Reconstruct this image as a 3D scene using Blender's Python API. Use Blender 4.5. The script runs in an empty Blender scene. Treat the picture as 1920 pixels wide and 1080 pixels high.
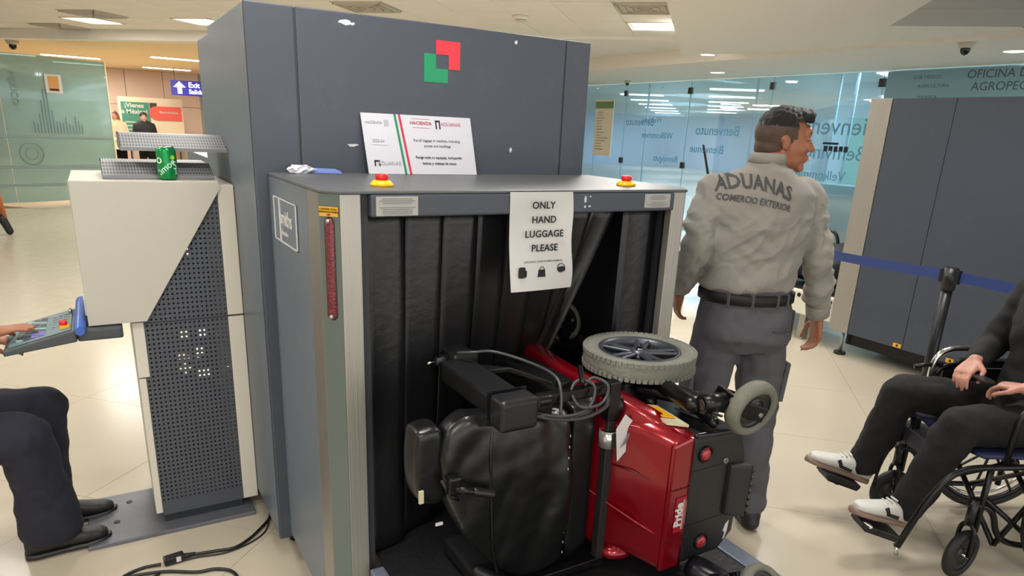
import bpy, bmesh, math, random
from mathutils import Vector, Matrix, noise
from mathutils.bvhtree import BVHTree
random.seed(7)
sc = bpy.context.scene
C = bpy.context.collection
V = Vector
PI = math.pi
# ---------------------------------------------------------------- camera, world, exposure
cam = bpy.data.cameras.new('camera'); co = bpy.data.objects.new('camera', cam); C.objects.link(co)
rt, dn, fw = V((0.86102, -0.5067, 0.04364)), V((-0.11843, -0.28321, -0.95172)), V((0.49459, 0.81428, -0.30386))
co.matrix_world = Matrix(((rt.x, -dn.x, -fw.x, 0), (rt.y, -dn.y, -fw.y, 0), (rt.z, -dn.z, -fw.z, 1.6), (0, 0, 0, 1)))
cam.sensor_width = 36; cam.lens = 1291 / 1920 * 36
cam.shift_x = -10.4 / 1920; cam.shift_y = 116.4 / 1920
cam.clip_start = .05
sc.camera = co
w = bpy.data.worlds.new('World'); sc.world = w; w.use_nodes = True
w.node_tree.nodes['Background'].inputs[0].default_value = (.95, .94, .91, 1)
w.node_tree.nodes['Background'].inputs[1].default_value = 1.75
sc.view_settings.view_transform = 'Standard'; sc.view_settings.look = 'None'
sc.view_settings.exposure = 0.33; sc.view_settings.gamma = 1
LIGHT_W = 26.0
S2 = math.sqrt(.5)
def st(s, t): return ((s + t) * S2, (s - t) * S2)        # ceiling / floor grid runs at 45 degrees to the machines
# area lights of the ceiling panels (visible panels are built with the ceiling), plus unseen added ones; s, t, height
PANELS = [(10.9 * S2 * 1.0 + 1.0, -8.72, 2.83), (8.79, -6.97, 2.83), (8.815, -.72, 2.83)]
FILL_GRID = [(s, t, 2.83) for s in (-3.4, -.96, 1.48, 3.92, 6.36) for t in (-5.6, -3.16, -.72)]  # out-of-view lamps added to light the scene from above
FILL_GRID += [(s, t, 2.645) for s in (-.9, 3.6) for t in (1.0, )] + [(6.2, .7, 2.645)]
def area(x, y, z, e, sx=.55, sy=.55, col=(1, .975, .94), rz=PI / 4, name='ceiling_or_fill_lamp'):
    l = bpy.data.lights.new(name, 'AREA'); l.shape = 'RECTANGLE'; l.size = sx; l.size_y = sy; l.energy = e; l.color = col
    o = bpy.data.objects.new(name, l); o.location = (x, y, z); o.rotation_euler = (0, 0, rz); C.objects.link(o); o['kind'] = 'helper'
    return o
for s, t, z in PANELS + FILL_GRID:
    x, y = st(s, t); area(x, y, z - .03, LIGHT_W)
for x, y in ((1.7, 14.6), (-.2, 16.5), (1.8, 18.2), (0, 20)): area(x, y, 2.6, 60, 1.1, .25, (1, .9, .74))
for x, y in ((10.8, 10.5), (10.8, 7), (10.8, 3.5)): area(x, y, 2.7, 130, 1.2, .3, (.85, .95, 1), 0)
for x, y in ((14, 14), (17, 18), (22, 22), (25, 28)): area(x, y, 2.66, 280, 2, 2, (.88, .94, 1), 0)  # wide unseen lamps added to brighten the room behind the glass
for x, y in ((8.57, 8.45), (8.3, 4.05), (7.9, 6.6), (8.4, 1)): area(x, y, 2.58, 5, .16, .16, (1, .97, .95))

# ---------------------------------------------------------------- materials
def lin(c):
    if isinstance(c, str):
        c = c.lstrip('#'); c = [int(c[i:i + 2], 16) / 255 for i in (0, 2, 4)]
    return [(v / 12.92 if v <= .04045 else ((v + .055) / 1.055) ** 2.4) for v in c[:3]] + [1]
MATS = {}
def mat(name, col, rough=.5, metal=0, bump=0, bscale=40, var=0, vscale=5, coat=0, spec=.5, emit=0, aniso=None, stretch=None, sheen=0):
    if name in MATS: return MATS[name]
    m = bpy.data.materials.new(name); m.use_nodes = True; nt = m.node_tree; b = nt.nodes['Principled BSDF']
    c = lin(col)
    b.inputs['Base Color'].default_value = c; b.inputs['Roughness'].default_value = rough; b.inputs['Metallic'].default_value = metal
    b.inputs['Specular IOR Level'].default_value = spec; b.inputs['Coat Weight'].default_value = coat; b.inputs['Coat Roughness'].default_value = .08
    b.inputs['Sheen Weight'].default_value = sheen
    if emit: b.inputs['Emission Color'].default_value = c; b.inputs['Emission Strength'].default_value = emit
    if bump or var:
        tc = nt.nodes.new('ShaderNodeTexCoord'); mp = nt.nodes.new('ShaderNodeMapping'); nt.links.new(tc.outputs['Object'], mp.inputs[0])
        if stretch: mp.inputs['Scale'].default_value = stretch
    if var:
        n = nt.nodes.new('ShaderNodeTexNoise'); n.inputs['Scale'].default_value = vscale; n.inputs['Detail'].default_value = 5
        nt.links.new(mp.outputs[0], n.inputs['Vector'])
        r = nt.nodes.new('ShaderNodeValToRGB'); r.color_ramp.elements[0].position = .3; r.color_ramp.elements[1].position = .7
        r.color_ramp.elements[0].color = [max(0, v * (1 - var)) for v in c[:3]] + [1]; r.color_ramp.elements[1].color = [min(1, v * (1 + var)) for v in c[:3]] + [1]
        nt.links.new(n.outputs['Fac'], r.inputs[0]); nt.links.new(r.outputs[0], b.inputs['Base Color'])
    if bump:
        n2 = nt.nodes.new('ShaderNodeTexNoise'); n2.inputs['Scale'].default_value = bscale; n2.inputs['Detail'].default_value = 4
        nt.links.new(mp.outputs[0], n2.inputs['Vector'])
        bp = nt.nodes.new('ShaderNodeBump'); bp.inputs['Strength'].default_value = bump; bp.inputs['Distance'].default_value = .01
        nt.links.new(n2.outputs['Fac'], bp.inputs['Height']); nt.links.new(bp.outputs[0], b.inputs['Normal'])
    MATS[name] = m; return m
def glass_mat(name, tint, alpha_col, body, gloss, rough=.02):
    """pane: mostly clear tinted sheet with a faint milky body and a mirror-like share"""
    m = bpy.data.materials.new(name); m.use_nodes = True; nt = m.node_tree; nt.nodes.clear()
    out = nt.nodes.new('ShaderNodeOutputMaterial'); tr = nt.nodes.new('ShaderNodeBsdfTransparent'); tr.inputs[0].default_value = lin(tint)
    df = nt.nodes.new('ShaderNodeBsdfDiffuse'); df.inputs[0].default_value = lin(alpha_col)
    tl = nt.nodes.new('ShaderNodeBsdfTranslucent'); tl.inputs[0].default_value = lin(alpha_col)
    ad = nt.nodes.new('ShaderNodeMixShader'); ad.inputs[0].default_value = .4; nt.links.new(df.outputs[0], ad.inputs[1]); nt.links.new(tl.outputs[0], ad.inputs[2])
    gl = nt.nodes.new('ShaderNodeBsdfGlossy'); gl.inputs['Roughness'].default_value = rough; gl.inputs[0].default_value = (.85, .95, 1, 1)
    m1 = nt.nodes.new('ShaderNodeMixShader'); m1.inputs[0].default_value = body; nt.links.new(tr.outputs[0], m1.inputs[1]); nt.links.new(ad.outputs[0], m1.inputs[2])
    m2 = nt.nodes.new('ShaderNodeMixShader'); m2.inputs[0].default_value = gloss; nt.links.new(m1.outputs[0], m2.inputs[1]); nt.links.new(gl.outputs[0], m2.inputs[2])
    nt.links.new(m2.outputs[0], out.inputs[0]); return m
def floor_mat():
    m = bpy.data.materials.new('polished_marble_floor'); m.use_nodes = True; nt = m.node_tree; b = nt.nodes['Principled BSDF']
    g = nt.nodes.new('ShaderNodeNewGeometry')
    n = nt.nodes.new('ShaderNodeTexNoise'); n.inputs['Scale'].default_value = 1.6; n.inputs['Detail'].default_value = 8; n.inputs['Distortion'].default_value = 1.2
    n3 = nt.nodes.new('ShaderNodeTexNoise'); n3.inputs['Scale'].default_value = 9; n3.inputs['Detail'].default_value = 9; n3.inputs['Distortion'].default_value = .6
    nt.links.new(g.outputs['Position'], n.inputs['Vector']); nt.links.new(g.outputs['Position'], n3.inputs['Vector'])
    mx = nt.nodes.new('ShaderNodeMath'); mx.operation = 'MULTIPLY_ADD'; mx.inputs[1].default_value = .45
    nt.links.new(n3.outputs['Fac'], mx.inputs[0]); 
    sb = nt.nodes.new('ShaderNodeMath'); sb.operation = 'MULTIPLY'; sb.inputs[1].default_value = 1.75; nt.links.new(n.outputs['Fac'], sb.inputs[0]); nt.links.new(sb.outputs[0], mx.inputs[2])
    r = nt.nodes.new('ShaderNodeValToRGB'); e = r.color_ramp.elements
    e[0].position = .34; e[0].color = lin('#ab9f89'); e[1].position = .62; e[1].color = lin('#c2b8a4')
    k = e.new(.46); k.color = lin('#b5aa94')
    nt.links.new(mx.outputs[0], r.inputs[0]); nt.links.new(r.outputs[0], b.inputs['Base Color'])
    b.inputs['Roughness'].default_value = .2; b.inputs['Specular IOR Level'].default_value = .5
    rr = nt.nodes.new('ShaderNodeMapRange'); rr.inputs[3].default_value = .13; rr.inputs[4].default_value = .3; nt.links.new(n3.outputs['Fac'], rr.inputs[0]); nt.links.new(rr.outputs[0], b.inputs['Roughness'])
    return m
def wear_mat(name, col, wear, rough, amount=.74, scale=9):
    m = mat(name, col, rough); nt = m.node_tree; b = nt.nodes['Principled BSDF']
    tc = nt.nodes.new('ShaderNodeTexCoord'); n = nt.nodes.new('ShaderNodeTexNoise'); n.inputs['Scale'].default_value = scale; n.inputs['Detail'].default_value = 10; n.inputs['Roughness'].default_value = .7
    nt.links.new(tc.outputs['Object'], n.inputs['Vector'])
    r = nt.nodes.new('ShaderNodeValToRGB'); r.color_ramp.elements[0].position = .55; r.color_ramp.elements[0].color = lin(col); r.color_ramp.elements[1].position = amount; r.color_ramp.elements[1].color = lin(wear)
    nt.links.new(n.outputs['Fac'], r.inputs[0]); nt.links.new(r.outputs[0], b.inputs['Base Color'])
    bp = nt.nodes.new('ShaderNodeBump'); bp.inputs['Strength'].default_value = .05; n2 = nt.nodes.new('ShaderNodeTexNoise'); n2.inputs['Scale'].default_value = 700
    nt.links.new(tc.outputs['Object'], n2.inputs['Vector']); nt.links.new(n2.outputs['Fac'], bp.inputs['Height']); nt.links.new(bp.outputs[0], b.inputs['Normal'])
    return m
def weave_mat(name, col, dark, rough=.8):
    """perforated sheet / mesh colour pattern"""
    m = mat(name, col, rough, .3); nt = m.node_tree; b = nt.nodes['Principled BSDF']
    tc = nt.nodes.new('ShaderNodeTexCoord'); v = nt.nodes.new('ShaderNodeTexVoronoi'); v.voronoi_dimensions = '2D'; v.inputs['Scale'].default_value = 105; v.inputs['Randomness'].default_value = 0
    mp = nt.nodes.new('ShaderNodeMapping'); mp.inputs['Rotation'].default_value = (-PI / 2, 0, 0); nt.links.new(tc.outputs['Object'], mp.inputs[0]); nt.links.new(mp.outputs[0], v.inputs['Vector'])
    r = nt.nodes.new('ShaderNodeValToRGB'); r.color_ramp.elements[0].position = .3; r.color_ramp.elements[0].color = lin(dark); r.color_ramp.elements[1].position = .42; r.color_ramp.elements[1].color = lin(col)
    nt.links.new(v.outputs['Distance'], r.inputs[0]); nt.links.new(r.outputs[0], b.inputs['Base Color']); return m
FLOOR = floor_mat()
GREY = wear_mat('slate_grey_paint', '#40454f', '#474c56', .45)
GREY_LIT = wear_mat('slate_grey_lit_side', '#66707b', '#6d7782', .38)  # same slate paint, hall light on the sides put into its colour
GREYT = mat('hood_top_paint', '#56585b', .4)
GREY2 = wear_mat('slate_grey_paint_far', '#3d4451', '#434a57', .45)
STEEL = mat('brushed_steel', '#a9a6a0', .34, .85, .25, 6, .06, 4, stretch=(60, 60, .6))
STEELM = mat('brushed_steel_light', '#a5a199', .36, .6, .1, 6, .04, 4, stretch=(60, 60, .6))
CHROME = mat('chrome', '#d8d8d6', .12, 1)
REVEAL = mat('dark_reveal', '#2a2b30', .55)
RUBBERC = mat('curtain_rubber', '#141416', .34, 0, .15, 30, .15, 3)
BELT = mat('belt_rubber', '#19191b', .4, 0, .2, 60, .3, 4)
RAIL = mat('conveyor_rail', '#6f7788', .35, .3)
WHITEP = mat('white_paper', '#cccac8', .7, bump=.15, bscale=12)
INK = mat('black_ink', '#1c1c1e', .7)
GREYINK = mat('grey_ink', '#77787c', .7)
REDINK = mat('red_ink', '#b3293f', .6)
GREENINK = mat('green_ink', '#1f7a55', .6)
LOGOR = mat('logo_red', '#d6303f', .45); LOGOG = mat('logo_green', '#12875a', .45)
YEL = mat('yellow_plastic', '#e8b400', .35); REDB = mat('red_button', '#c3161c', .3)
YLAB = mat('yellow_label', '#e3a91a', .5)
LAMPR = mat('red_lamp_lens', '#6a1220', .25, 0, .6, 150, .25, 60, coat=.5)
CREAM = mat('cream_cabinet', '#b9b5a9', .5, bump=.03, bscale=300); CREAM2 = mat('white_cabinet_edge', '#cfcabd', .5)
PERF = mat('perforated_charcoal', '#464a52', .5); DARK = mat('dark_plinth', '#2b2e33', .5)
PLATE = mat('steel_floor_plate', '#6f727a', .42, .4, .1, 30, .12, 6)
TRAY = weave_mat('perforated_grey_sheet', '#9b9da0', '#66686a', .5)
BLUEP = mat('blue_rest', '#3a5fae', .35); KEYB = mat('keyboard_shell', '#42464b', .5); KEYT = mat('keyboard_top', '#5d7478', .5)
SKIN = mat('brown_skin', '#9a6247', .5, 0, .1, 90, .1, 12); SKINL = mat('light_skin', '#b78270', .5, 0, .1, 90, .1, 12)
HAIR = mat('black_hair', '#0b0a0c', .6, 0, .5, 160, .3, 60, stretch=(1, 1, 3)); FADE = mat('hair_fade', '#4a372b', .6, 0, .3, 300, .3, 30); BROWNH = mat('brown_hair', '#6d4430', .5, 0, .5, 60)
SHIRT = mat('khaki_grey_shirt', '#8d8881', .85, 0, .25, 500, .04, 3, sheen=.1)
TROU = mat('grey_cargo_cloth', '#55545a', .85, 0, .3, 500, .05, 3)
NAVY = mat('navy_cloth', '#1b1d2b', .85, 0, .3, 400, .1, 4); BLACKC = mat('black_cloth', '#0a0b0d', .85, 0, .3, 400, .1, 4); BELTM = mat('black_webbing', '#08080a', .6)
SHIRTINK = mat('shirt_print_grey', '#45474a', .8)
BLKP = mat('black_plastic', '#161719', .38, 0, .06, 200); BLKM = mat('black_metal', '#121214', .3, .3); BLKG = mat('black_gloss_edge', '#17181f', .25)
VINYL = mat('black_vinyl', '#101112', .3, 0, .5, 5, .1, 4)
REDP = mat('candy_red_paint', '#8c0418', .26, .5, coat=.7); REFL = mat('reflector_red', '#b01324', .15, 0, .8, 200, coat=1)
TYRE = mat('grey_tyre', '#787a70', .75, 0, .4, 60, .14, 12); TYRED = mat('dark_tyre', '#191a1b', .6, 0, .3, 60); RIM = mat('grey_rim', '#52555e', .35, .5); CASTT = mat('caster_tyre', '#6b6c60', .65, 0, .3, 60, .12, 10)
SHOE = mat('white_leather', '#c9c8c2', .5, bump=.1, bscale=40); SOLE = mat('gum_sole', '#8a7263', .6); BLKSHOE = mat('black_shoe', '#17181a', .5, bump=.2, bscale=60)
CEILT = mat('ceiling_tile', '#eae6dd', .9, 0, .12, 90, .025, 1.2); PLASTER = mat('ceiling_plaster', '#e9e5dd', .85, 0, .02, 40); CGREY = mat('grey_ceiling_tile', '#b9b7b3', .8); VENT = mat('vent_grille', '#c4bdb0', .7)
ORANGE = mat('warm_hall_ceiling', '#ecd0a2', .85); PINKW = mat('pinkish_hall_wall', '#e8d2c6', .8); WALLW = mat('cream_wall', '#cfc6b4', .8)
PANEL = mat('lit_lamp_panel', '#fff8ec', .5, emit=5.0); DLIGHT = mat('lit_downlight', '#fff6f4', .5, emit=6.0)
TAPEB = mat('blue_tape', '#25386f', .6); POST = mat('black_post', '#232326', .35, .3)
CAN = mat('green_can', '#128a48', .25, .5, var=.0)
LBLUE = mat('blue_grey_interior', '#a8c4d4', .8); LTEAL = mat('teal_interior', '#6fb0a6', .8); FROST = mat('letter_film', '#6b9db3', .8)
GL_R = glass_mat('blue_green_glass', '#dce8ee', '#a9c3ce', .22, .22)
GL_L = glass_mat('sea_green_glass', '#c4dcd6', '#a9beb8', .6, .14, .04)
GEDGE = mat('glass_edge', '#8cc3c9', .2, 0, coat=.5); CLIP = mat('glass_clip', '#4a4745', .35, .6)

# ---------------------------------------------------------------- object helpers
WM = {}
def wm(o): return WM.get(o.name, Matrix.Identity(4)) if o else Matrix.Identity(4)
def tag(o, label, cat, group=None, kind=None):
    if label: o['label'] = label
    if cat: o['category'] = cat
    if group: o['group'] = group
    if kind: o['kind'] = kind
    return o
def thing(name, label, cat, loc=(0, 0, 0), rz=0, group=None):
    o = bpy.data.objects.new(name, None); C.objects.link(o); o.location = loc; o.rotation_euler = (0, 0, rz); o.empty_display_size = .1
    WM[o.name] = Matrix.Translation(V(loc)) @ Matrix.Rotation(rz, 4, 'Z')
    return tag(o, label, cat, group)
class MB:
    def __init__(s): s.v = []; s.f = []; s.sm = []
    def add(s, vs, fs, smooth=False):
        n = len(s.v); s.v += [V(p) for p in vs]; s.f += [tuple(i + n for i in f) for f in fs]; s.sm += [smooth] * len(fs); return s
    def box(s, x0, x1, y0, y1, z0, z1):
        vs = [(x, y, z) for z in (z0, z1) for y in (y0, y1) for x in (x0, x1)]
        return s.add(vs, [(0, 2, 3, 1), (4, 5, 7, 6), (0, 1, 5, 4), (2, 6, 7, 3), (0, 4, 6, 2), (1, 3, 7, 5)])
    def obox(s, c, sx, sy, sz, M=None):
        M = M or Matrix.Identity(3); c = V(c)
        vs = [c + M @ V((x * sx / 2, y * sy / 2, z * sz / 2)) for z in (-1, 1) for y in (-1, 1) for x in (-1, 1)]
        return s.add(vs, [(0, 2, 3, 1), (4, 5, 7, 6), (0, 1, 5, 4), (2, 6, 7, 3), (0, 4, 6, 2), (1, 3, 7, 5)])
    def prism(s, pts, d):
        """pts: 3D polygon, d: extrusion vector"""
        n = len(pts); pts = [V(p) for p in pts]; d = V(d); nn = V((0, 0, 0))
        for i in range(n): nn += pts[i].cross(pts[(i + 1) % n])
        if nn.dot(d) > 0: pts = pts[::-1]
        return s.add(pts + [p + d for p in pts], [tuple(range(n)), tuple(range(2 * n - 1, n - 1, -1))] + [(i, i + n, (i + 1) % n + n, (i + 1) % n) for i in range(n)])
    def rings(s, rs, cap=True, smooth=True):
        n = len(rs[0]); vs = [p for r in rs for p in r]; fs = []
        for k in range(len(rs) - 1):
            for i in range(n):
                j = (i + 1) % n; fs.append((k * n + i, k * n + j, (k + 1) * n + j, (k + 1) * n + i))
        if cap: fs.append(tuple(range(n - 1, -1, -1))); m = (len(rs) - 1) * n; fs.append(tuple(range(m, m + n)))
        return s.add(vs, fs, smooth)
    def cyl(s, p0, p1, r0, r1=None, n=20, smooth=True):
        r1 = r0 if r1 is None else r1; p0 = V(p0); p1 = V(p1); z = (p1 - p0).normalized(); x = z.orthogonal().normalized(); y = z.cross(x)
        R = [[p + (x * math.cos(2 * PI * i / n) + y * math.sin(2 * PI * i / n)) * r for i in range(n)] for p, r in ((p0, r0), (p1, r1))]
        s.rings(R, False, smooth); k = len(s.v) - 2 * n
        s.f += [tuple(range(k + n - 1, k - 1, -1)), tuple(range(k + n, k + 2 * n))]; s.sm += [False, False]; return s
    def tube(s, pts, r, n=10, round_=0):
        pts = [V(p) for p in pts]
        if round_: pts = fillet(pts, round_)
        rs = []; up = None
        for i, p in enumerate(pts):
            a = pts[max(0, i - 1)]; b = pts[min(len(pts) - 1, i + 1)]; t = (b - a).normalized()
            if up is None: up = t.orthogonal().normalized()
            up = (up - t * up.dot(t)).normalized(); side = t.cross(up)
            rr = r[i] if isinstance(r, (list, tuple)) else r
            rs.append([p + (up * math.cos(2 * PI * k / n) + side * math.sin(2 * PI * k / n)) * rr for k in range(n)])
        return s.rings(rs, True, True)
    def ell(s, c, rx, ry, rz, M=None, nu=16, nv=10):
        M = M or Matrix.Identity(3); c = V(c); vs = [c + M @ V((0, 0, -rz))]
        for j in range(1, nv):
            a = -PI / 2 + PI * j / nv
            vs += [c + M @ V((rx * math.cos(a) * math.cos(2 * PI * i / nu), ry * math.cos(a) * math.sin(2 * PI * i / nu), rz * math.sin(a))) for i in range(nu)]
        vs.append(c + M @ V((0, 0, rz))); fs = []
        for i in range(nu):
            k = (i + 1) % nu; fs.append((0, 1 + k, 1 + i))
            for j in range(nv - 2): a = 1 + j * nu; fs.append((a + i, a + k, a + nu + k, a + nu + i))
            a = 1 + (nv - 2) * nu; fs.append((a + i, a + k, len(vs) - 1))
        return s.add(vs, fs, True)
    def cap(s, p0, p1, r0, r1=None, n=12, flat=1, ax=None):
        """capsule with round ends; flat<1 squeezes it along ax"""
        r1 = r0 if r1 is None else r1; p0 = V(p0); p1 = V(p1); z = (p1 - p0); L = z.length; z = z / max(L, 1e-6)
        y = V(ax) if ax is not None else z.orthogonal(); y = (y - z * y.dot(z)).normalized(); x = y.cross(z)
        rs = []
        for a in (-80, -50, -20): a = math.radians(a); rs.append((p0 + z * r0 * math.sin(a), r0 * math.cos(a)))
        for t in (.0, .33, .66, 1): rs.append((p0.lerp(p1, t), r0 + (r1 - r0) * t))
        for a in (20, 50, 80): a = math.radians(a); rs.append((p1 + z * r1 * math.sin(a), r1 * math.cos(a)))
        return s.rings([[c + (x * math.cos(2 * PI * i / n) + y * flat * math.sin(2 * PI * i / n)) * r for i in range(n)] for c, r in rs])
    def loft(s, secs, n=24, e=2.4, up=(0, 0, 1)):
        """secs: (centre, u vector, v vector) superellipse sections"""
        rs = []
        for c, u, v in secs:
            c = V(c); u = V(u); v = V(v); r = []
            for i in range(n):
                a = 2 * PI * i / n; ca, sa = math.cos(a), math.sin(a)
                r.append(c + u * math.copysign(abs(ca) ** (2 / e), ca) + v * math.copysign(abs(sa) ** (2 / e), sa))
            rs.append(r)
        return s.rings(rs)
    def lathe(s, prof, o, axis, n=40, smooth=True, closed=True):
        """prof: (radius, height) closed loop turned about axis through o"""
        z = V(axis).normalized(); x = z.orthogonal().normalized(); y = z.cross(x); o = V(o); m = len(prof); vs = []
        for i in range(n):
            a = 2 * PI * i / n; d = x * math.cos(a) + y * math.sin(a)
            vs += [o + d * r + z * h for r, h in prof]
        fs = []
        for i in range(n):
            j = (i + 1) % n
            for k in range(m if closed else m - 1):
                l = (k + 1) % m; fs.append((i * m + k, j * m + k, j * m + l, i * m + l))
        return s.add(vs, fs, smooth)
    def build(s, name, m, parent=None, bevel=0, seg=2, fix=False):
        me = bpy.data.meshes.new(name); I = wm(parent).inverted()
        me.from_pydata([I @ v for v in s.v], [], s.f); me.materials.append(m)
        me.polygons.foreach_set('use_smooth', s.sm); 
        b = bmesh.new(); b.from_mesh(me)
        if fix: bmesh.ops.recalc_face_normals(b, faces=b.faces)
        if bevel:
            es = [e for e in b.edges if len(e.link_faces) == 2 and e.calc_face_angle(0) > .6]
            bmesh.ops.bevel(b, geom=es, offset=bevel, segments=seg, affect='EDGES', profile=.6, clamp_overlap=True)
        if not fix: bmesh.ops.recalc_face_normals(b, faces=b.faces)
        b.to_mesh(me); b.free(); me.update()
        return link(name, me, parent)
def link(name, me, parent=None):
    o = bpy.data.objects.new(name, me); C.objects.link(o)
    if parent: o.parent = parent; WM[o.name] = wm(parent)
    return o
def fillet(pts, r):
    out = [pts[0]]
    for i in range(1, len(pts) - 1):
        a, p, b = pts[i - 1], pts[i], pts[i + 1]; da = (a - p); db = (b - p); ra = min(r, da.length * .45); rb = min(r, db.length * .45)
        A = p + da.normalized() * ra; B = p + db.normalized() * rb
        for k in range(6): t = k / 5; out.append((A * (1 - t) + p * t) * (1 - t) + (p * (1 - t) + B * t) * t)
    out.append(pts[-1]); return out
def bez(pts, n=8):
    """Catmull-Rom smooth path"""
    pts = [V(p) for p in pts]; q = [pts[0]] + pts + [pts[-1]]; out = []
    for i in range(1, len(q) - 2):
        for k in range(n):
            t = k / n; p0, p1, p2, p3 = q[i - 1:i + 3]
            out.append(.5 * ((2 * p1) + (p2 - p0) * t + (2 * p0 - 5 * p1 + 4 * p2 - p3) * t * t + (3 * p1 - p0 - 3 * p2 + p3) * t ** 3))
    out.append(pts[-1]); return out
def blob(name, mb, m, parent, vox=.006, smooth=4, warp=None, raw=False):
    me = bpy.data.meshes.new('tmp'); me.from_pydata(mb.v, [], mb.f)
    b = bmesh.new(); b.from_mesh(me); bmesh.ops.recalc_face_normals(b, faces=b.faces); b.to_mesh(me); b.free()
    t = bpy.data.objects.new('tmp', me); C.objects.link(t)
    r = t.modifiers.new('r', 'REMESH'); r.mode = 'VOXEL'; r.voxel_size = vox; r.use_smooth_shade = True
    if smooth: k = t.modifiers.new('s', 'SMOOTH'); k.factor = .5; k.iterations = smooth
    dg = bpy.context.evaluated_depsgraph_get(); out = bpy.data.meshes.new_from_object(t.evaluated_get(dg)); out.name = name
    bpy.data.objects.remove(t); bpy.data.meshes.remove(me)
    if warp:
        ns = [v.normal.copy() for v in out.vertices]
        for v, nn in zip(out.vertices, ns): v.co += nn * warp(v.co, nn)
    bvh = BVHTree.FromPolygons([v.co.copy() for v in out.vertices], [tuple(p.vertices) for p in out.polygons]) if raw else None
    out.transform(wm(parent).inverted()); out.materials.clear(); out.materials.append(m)
    out.polygons.foreach_set('use_smooth', [True] * len(out.polygons)); out.update()
    o = link(name, out, parent); return (o, bvh) if raw else o
def text(s, size, o, ux, uy, m, parent=None, name='lettering', align='CENTER', ext=.0006, sx=1, bold=0, space=1, label=None):
    """lettering standing on the plane through o spanned by ux (reading direction) and uy (up)"""
    c = bpy.data.curves.new(name, 'FONT'); c.body = s; c.size = size; c.align_x = align; c.align_y = 'CENTER'; c.extrude = ext; c.offset = bold; c.space_character = space; c.resolution_u = 3
    t = bpy.data.objects.new('tmp', c); C.objects.link(t); dg = bpy.context.evaluated_depsgraph_get(); me = bpy.data.meshes.new_from_object(t.evaluated_get(dg)); bpy.data.objects.remove(t)
    ux = V(ux).normalized() * sx; uy = V(uy).normalized(); uz = ux.cross(uy); uz.normalize()
    Mx = Matrix((ux, uy, uz)).transposed().to_4x4(); Mx.translation = V(o)
    me.transform(wm(parent).inverted() @ Mx); me.materials.clear(); me.materials.append(m); me.name = name
    ob = link(name, me, parent)
    if label: ob['label'] = label
    return ob
def noisew(amp, sc_, stretch=(1, 1, 1), M=None, off=0):
    def f(co, n):
        p = (M @ co) if M else co
        return amp * noise.noise(V((p.x * stretch[0] * sc_ + off, p.y * stretch[1] * sc_, p.z * stretch[2] * sc_)))
    return f

# ================================================================ SETTING
def struct(name, mb, m, **k):
    o = mb.build(name, m, **k); o['kind'] = 'structure'; return o
# floor: slab with proud tiles near the camera (grid at 45 degrees, hairline joints)
struct('floor_slab', MB().box(-8, 29, -4, 33, -.1, -.004), mat('floor_grout', '#8f8571', .7)).name = 'floor'
fl = bpy.data.objects['floor']
TS = .9
tm = MB().box(.001, TS - .001, .001, TS - .001, -.01, 0).build('tile', FLOOR); tmesh = tm.data; bpy.data.objects.remove(tm)
for i in range(-6, 22):
    for j in range(-17, 15):
        s, t = i * TS + .32, j * TS + .28; x, y = st(s + TS / 2, t + TS / 2)
        if not (-4.2 < x < 9.3 and -.6 < y < 14.5): continue
        # only the tiles the camera can see
        q = V((x, y, -1.6)); d = q.dot(fw)
        if d < .5: continue
        u, v = 970 + 1291 * q.dot(rt) / d, 656 + 1291 * q.dot(dn) / d
        if d < 4.5 and (u < -600 or u > 2500 or v > 1900): continue
        if d >= 4.5 and (u < -250 or u > 2150): continue
        o = link('floor_tile', tmesh, fl); X, Y = st(s, t)
        o.matrix_local = Matrix(((S2, S2, 0, X), (S2, -S2, 0, Y), (0, 0, -1, -.01), (0, 0, 0, 1)))
far = MB().box(-8, 16, 14.2, 24, -.004, 0).box(9.2, 29, -4, 14.2, -.004, 0).box(16, 29, 14.2, 33, -.004, 0).box(-8, -3.9, -4, 14.2, -.004, 0).box(-3.9, 9.2, -4, -.9, -.004, 0)
struct('floor_far', far, FLOOR, parent=fl).name = 'far_floor'

# ceiling: tile field at 2.83, plaster at 2.64, lower soffit along the glass wall
cl = struct('ceiling', MB().box(-8, 16, -4, 24, 2.95, 3.05), PLASTER)
EDGE_S, EDGE_T = 9.85, -.42
ct = MB().obox((0, 0, .01), .606, .606, .02).build('tile', CEILT); ctm = ct.data; bpy.data.objects.remove(ct)
lit = set()
panels = PANELS + FILL_GRID
def near(s, t, lst): return any(abs(s - a) < .45 and abs(t - b) < .45 for a, b in lst)
def snap(v, o): return round((v - o) / .61) * .61 + o
S0, T0 = EDGE_S - .305, EDGE_T - .305
LP = [(snap(s, S0), snap(t, T0)) for s, t, z in panels if z > 2.8]
VP = [(snap(8.2, S0), snap(-8.25, T0)), (snap(9.4, S0), snap(-10.0, T0)), (snap(7.57, S0), snap(-3.63, T0)), (snap(7.58, S0), snap(-.84, T0))]
VP[1] = (S0, snap(-9.7, T0))
tf = bpy.data.objects.new('tile_field', None)
nt_ = 0
for i in range(0, 24):
    for j in range(0, 26):
        s, t = S0 - i * .61, T0 - j * .61; x, y = st(s, t)
        if any(abs(s - a) < .1 and abs(t - b) < .1 for a, b in LP + VP): continue
        q = V((x, y, 1.23)); d = q.dot(fw)
        vis = d > .3 and -150 < 970 + 1291 * q.dot(rt) / d < 2050 and -200 < 656 + 1291 * q.dot(dn) / d < 400
        if vis:
            o = link('ceiling_tile', ctm, cl); o.location = (x, y, 2.83); o.rotation_euler = (0, 0, PI / 4 + (.0)); nt_ += 1
            o.location.z += random.uniform(0, .003)
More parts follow.
